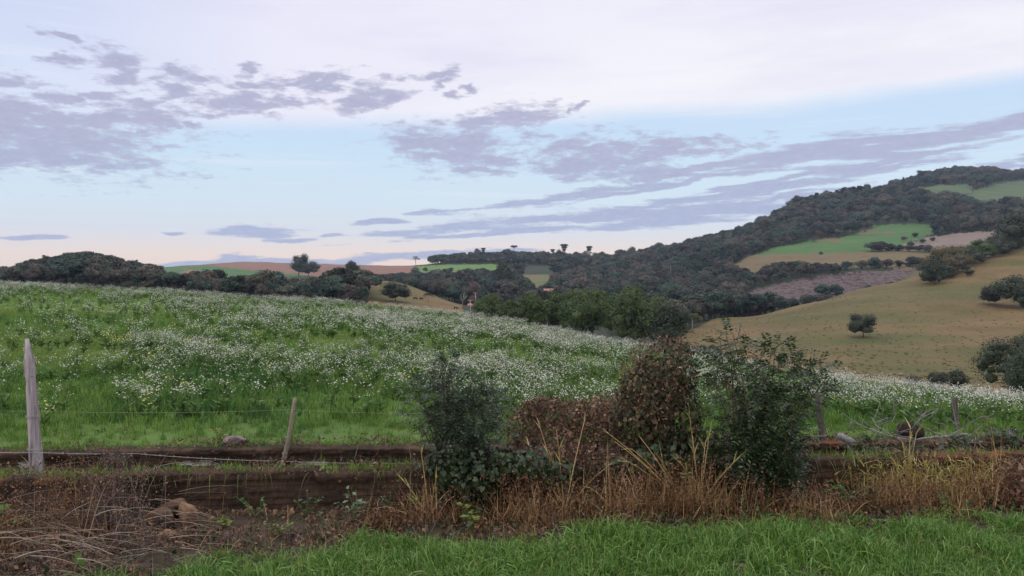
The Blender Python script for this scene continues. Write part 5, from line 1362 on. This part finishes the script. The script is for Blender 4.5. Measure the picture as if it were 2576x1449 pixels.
# tall reed fan leaning left out of the middle weeds, and another at the shrub
def fan(u, v, Y, ends, label, name='tall_grass_fan'):
    B = at(u, v, Y); B[2] = max(float(H(B[0], B[1])), B[2] - .05); e = empty(name, B, label, 'reeds'); mb = MB(); ml = MB(); r = np.random.default_rng(int(u))
    for a, b in ends:
        T_ = at(a, b, Y + r.normal(0, .1)) - B; mid = T_ * .5 + np.array([0, 0, .06]); t = np.linspace(0, 1, 8)[:, None]
        C = 2 * mid * t * (1 - t) + T_ * t ** 2; add_tube(mb, C, np.linspace(.0055, .002, 8), 4)
        q = 5; k = r.integers(2, 8, q); d = nrm(T_[None] / np.linalg.norm(T_) + rdir(r, q) * .5); v_, f = blades(r, C[k], d, r.uniform(.06, .16, q), .011, .2, 3); ml.add(v_, f)
    mb.obj('stalks', M['straw'], e); ml.obj('leaf_blades', M['reed'], e)
fan(1715, 1250, 6.15, [(1530, 1090), (1545, 1110), (1590, 1130), (1610, 1100), (1650, 1140), (1560, 1150)], 'yellow reed stalks leaning far left below the vine covered stump')
fan(1760, 1260, 6.2, [(1742, 1095), (1790, 1060), (1735, 1050), (1775, 1110), (1850, 1160), (1700, 1140), (1860, 1150)], 'upright yellow reed stalks with seed heads between stump and shrub')
fan(1080, 1330, 5.95, [(1010, 1205), (1100, 1195), (1060, 1140), (1040, 1250), (1125, 1240)], 'broken tan stalks bent at angles below the feathery shrub', 'bent_stalks')
fan(2285, 1215, 6.5, [(2290, 1075), (2305, 1090), (2270, 1110), (2240, 1150), (2300, 1120)], 'pale tall reed stalk standing over the dead branch pile')
fan(1420, 1290, 6.1, [(1350, 1050), (1330, 1120), (1400, 1080), (1470, 1060), (1380, 1130), (1520, 1180)], 'thin tan stalks fanning up the brown vine mound', 'thin_stalks')

# long dead stalks lying over the left corner
mb = MB(); r = np.random.default_rng(1100); q = 340
u = r.uniform(-80, 470, q); v = r.uniform(1215, 1470, q); k = v > 1180 + .25 * np.abs(u - 250); u, v = u[k], v[k]; q = len(u)
P = []
for a, b in zip(u, v):
    Yg = min(EYE[2] * FP / (b - 680 + 14) , 6.3); p = at(a, b, Yg); p[2] = max(p[2], float(H(p[0], p[1]))) + r.uniform(.0, .22); P.append(p)
P = np.array(P); th = r.normal(.25, .7, q) + np.where(r.random(q) < .3, PI, 0); d = np.stack([np.cos(th), np.sin(th) * .4, r.uniform(-.1, .45, q)], 1); d = nrm(d)
v_, f = blades(r, P, d, r.uniform(.2, .75, q), r.uniform(.003, .0065, q), r.uniform(.15, .7, q), 7); mb.add(v_, f)
o = mb.obj('dead_stalks', leafmat('dead_stalks', [(.09, .06, .04), (.17, .12, .08), (.26, .2, .15), (.36, .3, .25)], .1, pos=[0, .4, .8, 1])); tag(o, 'tangle of long dead stalks over the lower left corner', 'dead stalks', kind='stuff')
mb = MB(); q = 200
P = np.stack([r.uniform(-7, 8, q), np.zeros(q), np.zeros(q)], 1); P[:, 1] = front_y(P[:, 0]) - r.uniform(.05, .5, q); P[:, 2] = H(P[:, 0], P[:, 1]) + .02
v_, f = blades(r, P, updir(r, q, .9), r.uniform(.15, .55, q), .004, r.uniform(.2, .8, q), 7); mb.add(v_, f)
o = mb.obj('loose_stalks', M['straw']); tag(o, 'loose bent straw stalks along the foot of the front wall', 'straw', kind='stuff')

# litter: leaf bits, twigs and small weeds between wall and grass
def litter_mesh(seed, mat, n, s, twigs, m2):
    r = np.random.default_rng(seed); mb = MB(); P = r.normal(0, .07, (n, 3)) * np.array([1, 1, .35]); P[:, 2] = np.abs(P[:, 2]) + .004; nor = rdir(r, n) + np.array([0, 0, .6]); nor = nrm(nor)
    L = s * r.uniform(.5, 1.3, n); v, f = leaf_quads(P, nor, perp(r, nor), L, L * .6, .25); mb.add(v, f, 0)
    b = r.normal(0, .07, (twigs, 3)) * np.array([1, 1, .1]); b[:, 2] = .01; v, f = blades(r, b, updir(r, twigs, 1.2), r.uniform(.06, .2, twigs), .0032, r.uniform(.1, .7, twigs), 4); mb.add(v, f, 1)
    return mb.mesh('litter', [M[mat], M[m2]])
lm = [litter_mesh(1200 + i, 'rustleaf', 26, .028, 9, 'straw') for i in range(3)] + [litter_mesh(1210 + i, 'brownvine', 22, .03, 12, 'greystalk') for i in range(3)] + [litter_mesh(1220 + i, 'ivy', 20, .034, 3, 'rust') for i in range(2)] + [litter_mesh(1230, 'limeleaf', 10, .03, 6, 'reed')]
n = 10500; X = r.uniform(-7.4, 8.2, n); Y = r.uniform(3.6, 6.9, n); Z = H(X, Y); u, v = proj(X, Y, Z); edge = np.interp(u, *VB)
k = (v < edge + 22 + 14 * undul(X, Y, .7, 4)) & (Y < front_y(X) - .01) & (r.random(n) < .62 + .5 * undul(X, Y, .2, 3.3))
X, Y, Z, u = X[k], Y[k], Z[k], u[k]; n = len(X)
left = u < 900
mi = np.where(left, r.choice([0, 1, 2, 3, 4, 5, 6, 7, 8], n, p=[.07, .07, .07, .18, .18, .18, .10, .10, .05]), r.choice([0, 1, 2, 3, 4, 5, 6, 7, 8], n, p=[.17, .17, .17, .07, .07, .07, .11, .12, .05]))
dist = front_y(X) - Y
sc_ = r.uniform(.6, 1.4, n) * np.where(left, np.where((u > 330) & (dist < .55), .45, .85), 1 + .5 * np.clip(1 - dist / .5, 0, 1))
scatter('leaf_litter', 'brown leaf litter, twigs and small weeds below the front wall', np.stack([X, Y, Z], 1), rots(r, n, .25), scl3(sc_, r), lm, mi, 'litter')
cl_m = []
import bmesh
for i in range(4):
    rr_ = np.random.default_rng(1400 + i); V, Fc = ico((0, 0, 0), (1, .8, .7), rr_, 2, .22); V += rr_.normal(0, .05, V.shape); mb = MB(); mb.add(V * .02, Fc); cl_m.append(mb.mesh('clod', [M['clodsoil'] if i < 3 else M['clay']]))
n = 1500; X = r.uniform(-6, 6, n); Y = front_y(X) - np.abs(r.normal(0, .22, n)) - .01; Z = H(X, Y) + .004
k = (X < -.5) | (r.random(n) < .4); X, Y, Z = X[k], Y[k], Z[k]; n = len(X)
scatter('rubble', 'crumbled clods and brick bits along the foot of the front wall', np.stack([X, Y, Z], 1), rots(r, n, 1.), scl3(np.exp(r.normal(-.3, .5, n)), r), cl_m, r.integers(0, 4, n), 'rubble')
# roots and dry strands hanging over the lip of the front wall
q = 420; X = r.uniform(-5.5, 6, q); P = np.stack([X, front_y(X) - .03, np.full(q, .30)], 1); d = np.stack([r.normal(0, .5, q), r.uniform(-1, -.2, q), r.uniform(.0, .9, q)], 1)
mb = MB(); v_, f = blades(r, P, nrm(d), r.uniform(.06, .2, q), r.uniform(.003, .006, q), r.uniform(.9, 1.8, q), 6); mb.add(v_, f)
o = mb.obj('hanging_grass', leafmat('hanging_grass', [(.06, .045, .025), (.12, .085, .045), (.09, .12, .03), (.13, .17, .045)], .2)); tag(o, 'short grass and roots hanging over the lip of the front wall', 'grass', kind='stuff')
# grass and weeds in the strip between the walls and on the far wall's edge
n = 5200; X = r.uniform(-7.5, 8.3, n); t = r.random(n) ** .7; Y = front_y(X) + .2 + t * (rear_y(X) - .2 - front_y(X)); Z = H(X, Y)
e2 = r.random(n) < .45; Y = np.where(e2, np.where(r.random(n) < .5, rear_y(X) + r.uniform(-.02, .3, n), front_y(X) + r.uniform(.02, .2, n)), Y); Z = H(X, Y); Z = np.where((Y < front_y(X) + .15) & (Y > front_y(X)), .295, Z)
dens = (.62 + .5 * undul(X, Y, 1.1, 2.4)) + e2 * .25
k = r.random(n) < dens; X, Y, Z, e2 = X[k], Y[k], Z[k], e2[k]; n = len(X)
ts = [tuft(1300 + i, 14, .03, (.05, .14), (.004, .008), (.3, .8), .6, M['lgrass'], 3) for i in range(2)] + [tuft(1310, 14, .03, (.06, .16), (.004, .008), (.2, .7), .5, M['mgrass'], 3)] + lm[3:6]
scatter('strip_grass', 'thin grass and litter in the strip between the two walls', np.stack([X, Y, Z], 1), rots(r, n, .2), scl3(r.uniform(.6, 1.35, n), r), ts, r.choice(6, n, p=[.3, .27, .25, .06, .06, .06]), 'grass')

# ================================================================== sky, light, camera
HAZE = .00006
w = bpy.data.worlds.new('World'); scene.world = w; w.use_nodes = True
nt = w.node_tree; nt.nodes.clear(); N = nt.nodes; Lk = nt.links
out = N.new('ShaderNodeOutputWorld'); bg = N.new('ShaderNodeBackground'); Lk.new(bg.outputs[0], out.inputs[0])
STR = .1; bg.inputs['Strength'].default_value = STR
SUN_EL, SUN_AZ = math.radians(9), math.radians(215)     # low sun behind the viewer's left shoulder (azimuth from +Y, clockwise)
sky_ = N.new('ShaderNodeTexSky'); sky_.sky_type = 'NISHITA'; sky_.sun_disc = False; sky_.sun_elevation = SUN_EL; sky_.sun_rotation = SUN_AZ
def math_n(op, a=None, b=None, c=None):
    n_ = N.new('ShaderNodeMath'); n_.operation = op
    for i, x in enumerate((a, b, c)):
        if x is None: continue
        if isinstance(x, (int, float)): n_.inputs[i].default_value = x
        else: Lk.new(x, n_.inputs[i])
    return n_.outputs[0]
def srgb(r_, g_, b_):
    return tuple(((c / 255) / 12.92 if c / 255 <= .04045 else ((c / 255 + .055) / 1.055) ** 2.4) for c in (r_, g_, b_))
def mixc(f, a, b):
    n_ = N.new('ShaderNodeMix'); n_.data_type = 'RGBA'
    for s, x in ((0, f), (6, a), (7, b)):
        if isinstance(x, tuple): n_.inputs[s].default_value = (*x, 1)
        elif isinstance(x, (int, float)): n_.inputs[s].default_value = x
        else: Lk.new(x, n_.inputs[s])
    return n_.outputs[2]
def mrange(x, a, b, c=0.0, d=1.0, smooth=True):
    n_ = N.new('ShaderNodeMapRange'); n_.interpolation_type = 'SMOOTHSTEP' if smooth else 'LINEAR'
    Lk.new(x, n_.inputs[0])
    for i, q in zip((1, 2, 3, 4), (a, b, c, d)): n_.inputs[i].default_value = q
    return n_.outputs[0]
tc = N.new('ShaderNodeTexCoord'); sx = N.new('ShaderNodeSeparateXYZ'); Lk.new(tc.outputs['Generated'], sx.inputs[0])
az = math_n('ARCTAN2', sx.outputs[0], sx.outputs[1]); el = math_n('ARCSINE', sx.outputs[2])
cb = N.new('ShaderNodeCombineXYZ'); Lk.new(az, cb.inputs[0]); Lk.new(el, cb.inputs[1]); ae = cb.outputs[0]
def azel(u, v):
    d = nrm(ray(u, v)[None])[0]; return math.atan2(d[0], d[1]), math.asin(d[2])
# clear sky between the cloud layers
e_ = [azel(1288, v)[1] for v in (690, 640, 585, 520, 440, 360, 250, 100)]
cols = [srgb(253, 226, 208), srgb(253, 233, 220), srgb(232, 236, 244), srgb(222, 238, 251), srgb(214, 236, 253), srgb(207, 231, 254), srgb(203, 226, 254), srgb(176, 204, 244)]
lo, hi = -.02, .36
rp = ramp(nt, cols, [(x - lo) / (hi - lo) for x in e_]); Lk.new(mrange(el, lo, hi, smooth=False), rp.inputs[0])
sk = N.new('ShaderNodeVectorMath'); sk.operation = 'SCALE'; Lk.new(sky_.outputs[0], sk.inputs[0]); sk.inputs['Scale'].default_value = .1
base = mixc(.06, rp.outputs[0], sk.outputs[0])
# thin high veil, its lower edge climbing to the right
def noise(vec, scale, detail=8, rough=.6, mapscale=None, rot=0):
    mp = N.new('ShaderNodeMapping'); Lk.new(vec, mp.inputs[0]); mp.inputs['Rotation'].default_value = (0, 0, rot); mp.inputs['Scale'].default_value = mapscale or (1, 1, 1)
    n_ = N.new('ShaderNodeTexNoise'); Lk.new(mp.outputs[0], n_.inputs['Vector']); n_.inputs['Scale'].default_value = scale; n_.inputs['Detail'].default_value = detail; n_.inputs['Roughness'].default_value = rough
    return n_.outputs['Fac']
az0, el0 = azel(1000, 320); az1, el1 = azel(2576, 195)
sl = (el1 - el0) / (az1 - az0)
nv = noise(ae, 1.0, 5, .5, (3, 14, 1), -.12)
x = math_n('SUBTRACT', el, math_n('MULTIPLY_ADD', az, sl, el0 - sl * az0))
x = math_n('ADD', x, math_n('MULTIPLY_ADD', nv, .05, -.025))
leftness = mrange(az, -.60, -.25)
veil = math_n('MULTIPLY', mrange(x, -.012, .022), math_n('MULTIPLY_ADD', leftness, .5, .5))
veilcol = mixc(mrange(az, -.5, .35), srgb(240, 238, 253), srgb(254, 252, 255))
veilcol = mixc(math_n('MULTIPLY', mrange(el, .20, .36), .55), veilcol, srgb(240, 237, 253))
veilcol = mixc(math_n('MULTIPLY', mrange(noise(ae, 1.0, 5, .55, (2.2, 11, 1), -.15), .42, .66), .5), veilcol, srgb(226, 222, 246))
c = mixc(math_n('MULTIPLY', veil, .93), base, veilcol)
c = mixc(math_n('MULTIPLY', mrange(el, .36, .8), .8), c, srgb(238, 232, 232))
# pale streaks low on the right
st = math_n('MULTIPLY', mrange(noise(ae, 1.0, 6, .55, (2.5, 60, 1), -.14), .55, .7), mrange(el, .02, .06))
c = mixc(math_n('MULTIPLY', st, .35), c, srgb(240, 243, 252))
# lower cloud patches
BL = [ # u, v, ru, rv, tilt (rising right positive)
 (110, 345, 330, 75, -.05), (40, 395, 380, 28, 0), (60, 290, 160, 40, 0), (255, 150, 95, 26, .05), (300, 192, 75, 24, .1), (50, 208, 90, 18, 0), (180, 103, 40, 12, -.1), (145, 145, 35, 12, -.1), (160, 250, 45, 18, .1), (250, 245, 60, 24, .2), (330, 300, 130, 38, .15), (440, 232, 60, 32, .2), (410, 300, 40, 28, 0),
 (480, 180, 75, 17, .1), (632, 172, 28, 14, .2), (620, 212, 130, 17, .12), (730, 195, 60, 16, .2), (640, 258, 175, 26, .12), (620, 290, 80, 14, 0), (480, 308, 40, 14, -.1), (815, 205, 75, 17, .15), (850, 222, 60, 12, 0), (930, 240, 90, 27, .12), (880, 270, 65, 22, 0), (1060, 190, 75, 14, .2), (1085, 210, 45, 11, .1), (1145, 231, 32, 10, 0), (1210, 222, 30, 9, 0),
 (1120, 355, 180, 42, .0), (1270, 305, 150, 32, .16), (1180, 400, 170, 38, -.05), (1200, 437, 100, 16, -.1), (1420, 274, 22, 12, .3), (1460, 263, 40, 8, .1),
 (1520, 385, 200, 50, -.03), (1450, 415, 150, 36, 0), (1700, 380, 180, 28, .08), (1600, 430, 130, 26, .05),
 (2080, 375, 290, 36, .13), (2300, 360, 330, 30, .15), (2450, 330, 260, 24, .16), (1800, 420, 180, 14, .16), (1480, 485, 350, 14, .13), (2000, 400, 260, 26, .14),
 (1900, 480, 420, 17, .14), (2150, 440, 240, 15, .15), (1700, 510, 300, 13, .13), (2040, 500, 330, 16, .12),
 (1100, 578, 220, 17, .10), (1450, 545, 330, 24, .07), (1800, 525, 330, 26, .07), (1650, 560, 280, 18, .06), (950, 557, 70, 9, .05), (1080, 532, 60, 8, .1), (1050, 598, 60, 8, .05),
 (650, 585, 130, 19, .02), (740, 602, 100, 7, .05), (445, 584, 30, 6, 0), (95, 601, 75, 8, .0), (840, 595, 60, 7, .05),
 (2600, 420, 80, 28, .1), (2480, 425, 80, 14, .05),
 (500, 668, 150, 14, .03), (590, 655, 60, 20, .1), (680, 660, 70, 14, 0), (900, 655, 170, 16, .08), (1080, 642, 170, 13, .06), (1250, 634, 140, 8, .05), (780, 662, 120, 14, 0), (370, 672, 100, 7, 0)]
mpw = N.new('ShaderNodeMapping'); Lk.new(ae, mpw.inputs[0]); mpw.inputs['Scale'].default_value = (13, 34, 1); mpw.inputs['Rotation'].default_value = (0, 0, -.1)
nw = N.new('ShaderNodeTexNoise'); Lk.new(mpw.outputs[0], nw.inputs['Vector']); nw.inputs['Scale'].default_value = 1; nw.inputs['Detail'].default_value = 5; nw.inputs['Roughness'].default_value = .55
wv = N.new('ShaderNodeVectorMath'); wv.operation = 'MULTIPLY_ADD'; Lk.new(nw.outputs['Color'], wv.inputs[0]); wv.inputs[1].default_value = (.14, .045, 0); wv.inputs[2].default_value = (-.07, -.0225, 0)
wa = N.new('ShaderNodeVectorMath'); wa.operation = 'ADD'; Lk.new(wv.outputs[0], wa.inputs[0]); Lk.new(ae, wa.inputs[1]); aew = wa.outputs[0]
def field(items, vec, sw):
    dmin = None
    for (u, v, ru, rv, tl) in items:
        a, e2_ = azel(u, v); ra = ru / FP * .96 * max(.55, math.cos(a)); rb = rv / FP * .96
        mp = N.new('ShaderNodeMapping'); mp.vector_type = 'TEXTURE'
        if dmin is None: Lk.new(vec, mp.inputs[0])
        else:                                     # chained so that the shader evaluates the patches one after another
            ch = N.new('ShaderNodeVectorMath'); ch.operation = 'MULTIPLY_ADD'; Lk.new(dmin, ch.inputs[0]); ch.inputs[1].default_value = (1e-9, 1e-9, 0); Lk.new(vec, ch.inputs[2]); Lk.new(ch.outputs[0], mp.inputs[0])
        mp.inputs['Location'].default_value = (a, e2_, 0); mp.inputs['Rotation'].default_value = (0, 0, tl); mp.inputs['Scale'].default_value = (ra * 1.12, rb * 1.25, 1)
        ln = N.new('ShaderNodeVectorMath'); ln.operation = 'LENGTH'; Lk.new(mp.outputs[0], ln.inputs[0])
        if dmin is None: dmin = ln.outputs['Value']
        else:
            n_ = N.new('ShaderNodeMath'); n_.operation = 'SMOOTH_MIN'; n_.inputs[2].default_value = sw; Lk.new(dmin, n_.inputs[0]); Lk.new(ln.outputs['Value'], n_.inputs[1]); dmin = n_.outputs[0]
    return math_n('SUBTRACT', 1.0, dmin)
UP = [q for q in BL if q[1] < 445 and not (q[0] > 1750)]
LOW = [q for q in BL if q not in UP] + [(1350, 505, 190, 8, .13), (1650, 470, 300, 9, .15), (2250, 405, 330, 10, .15), (2000, 445, 380, 9, .15), (1750, 540, 420, 9, .10), (1200, 590, 260, 8, .08), (1350, 575, 240, 9, .06), (2380, 335, 240, 9, .14), (1900, 505, 260, 8, .13)]
n1 = noise(ae, 1.0, 10, .62, (25, 84, 1), -.13)
n2 = noise(ae, 1.0, 8, .6, (70, 190, 1), -.12)
n3 = noise(ae, 1.0, 9, .58, (9, 110, 1), -.13)
fu_ = math_n('ADD', field(UP, aew, .25), math_n('MULTIPLY_ADD', n1, 2.7, -1.3))
fu_ = math_n('ADD', fu_, math_n('MULTIPLY_ADD', n2, 1.7, -.85))
mpl = N.new('ShaderNodeVectorMath'); mpl.operation = 'MULTIPLY_ADD'; Lk.new(wv.outputs[0], mpl.inputs[0]); mpl.inputs[1].default_value = (.5, .35, 0); Lk.new(ae, mpl.inputs[2])
LOW = [(q[0], q[1], q[2], q[3] * .8, q[4]) for q in LOW]
fl_ = math_n('ADD', field(LOW, mpl.outputs[0], .15), math_n('MULTIPLY_ADD', n3, 2.5, -1.25))
fl_ = math_n('ADD', fl_, math_n('MULTIPLY_ADD', n2, .9, -.45))
cu_ = math_n('MULTIPLY', mrange(fu_, -.08, .8), .92)
cl_ = math_n('MULTIPLY', mrange(fl_, -.05, .55), .88)
cm = math_n('SUBTRACT', 1.0, math_n('MULTIPLY', math_n('SUBTRACT', 1.0, cu_), math_n('SUBTRACT', 1.0, cl_)))
cm = math_n('MULTIPLY', cm, mrange(sx.outputs[1], .1, .3))
lowc = mrange(el, .03, .17)
ccol = mixc(lowc, srgb(160, 176, 211), srgb(172, 175, 204))
ccol = mixc(math_n('MULTIPLY', mrange(n2, .35, .7), .35), ccol, srgb(205, 198, 222))
c = mixc(cm, c, ccol)
sc2 = N.new('ShaderNodeVectorMath'); sc2.operation = 'SCALE'; Lk.new(c, sc2.inputs[0]); Lk.new(mrange(el, .36, 1.1, 1.0 / STR, 2.5 / STR), sc2.inputs['Scale'])  # overhead sky, out of view, brightened to add light on the foreground
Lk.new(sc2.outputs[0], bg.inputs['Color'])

ld = bpy.data.lights.new('sun', 'SUN'); ld.energy = .8; ld.angle = math.radians(25); ld.color = (1, .88, .78)
lo_ = bpy.data.objects.new('sun', ld); COL.objects.link(lo_)
dirv = Vector((math.sin(SUN_AZ) * math.cos(SUN_EL), math.cos(SUN_AZ) * math.cos(SUN_EL), math.sin(SUN_EL)))
lo_.rotation_euler = dirv.to_track_quat('Z', 'Y').to_euler(); lo_.location = dirv * 30

mh, nth, outh = newmat('haze_air')
pv = nth.nodes.new('ShaderNodeVolumePrincipled'); pv.inputs['Color'].default_value = (.62, .76, 1.0, 1); pv.inputs['Density'].default_value = HAZE
nth.links.new(pv.outputs[0], outh.inputs['Volume'])
zmin = float(P3[:, 2].min()) - 1.0; zmax = float(P3[:, 2].max()) + 40
mb = MB(); bxv(mb, (0, 2200, (zmin + zmax) / 2), (16000, 5600, zmax - zmin)); o = mb.obj('haze', mh); tag(o, 'thin bluish evening haze over the valley', 'haze', kind='stuff')

cd = bpy.data.cameras.new('camera'); cam = bpy.data.objects.new('camera', cd); COL.objects.link(cam)
cam.location = EYE; cam.rotation_euler = (PI / 2 - PITCH, 0, 0)
cd.sensor_fit = 'HORIZONTAL'; cd.sensor_width = 36; cd.lens = 36 * FP / 2576; cd.clip_start = .05; cd.clip_end = 12000
scene.camera = cam
vs = scene.view_settings; vs.view_transform = 'Standard'; vs.look = 'None'; vs.exposure = 0; vs.gamma = 1
scene.cycles.use_denoising = True
scene.cycles.max_bounces = 5; scene.cycles.diffuse_bounces = 3; scene.cycles.transmission_bounces = 3; scene.cycles.transparent_max_bounces = 4
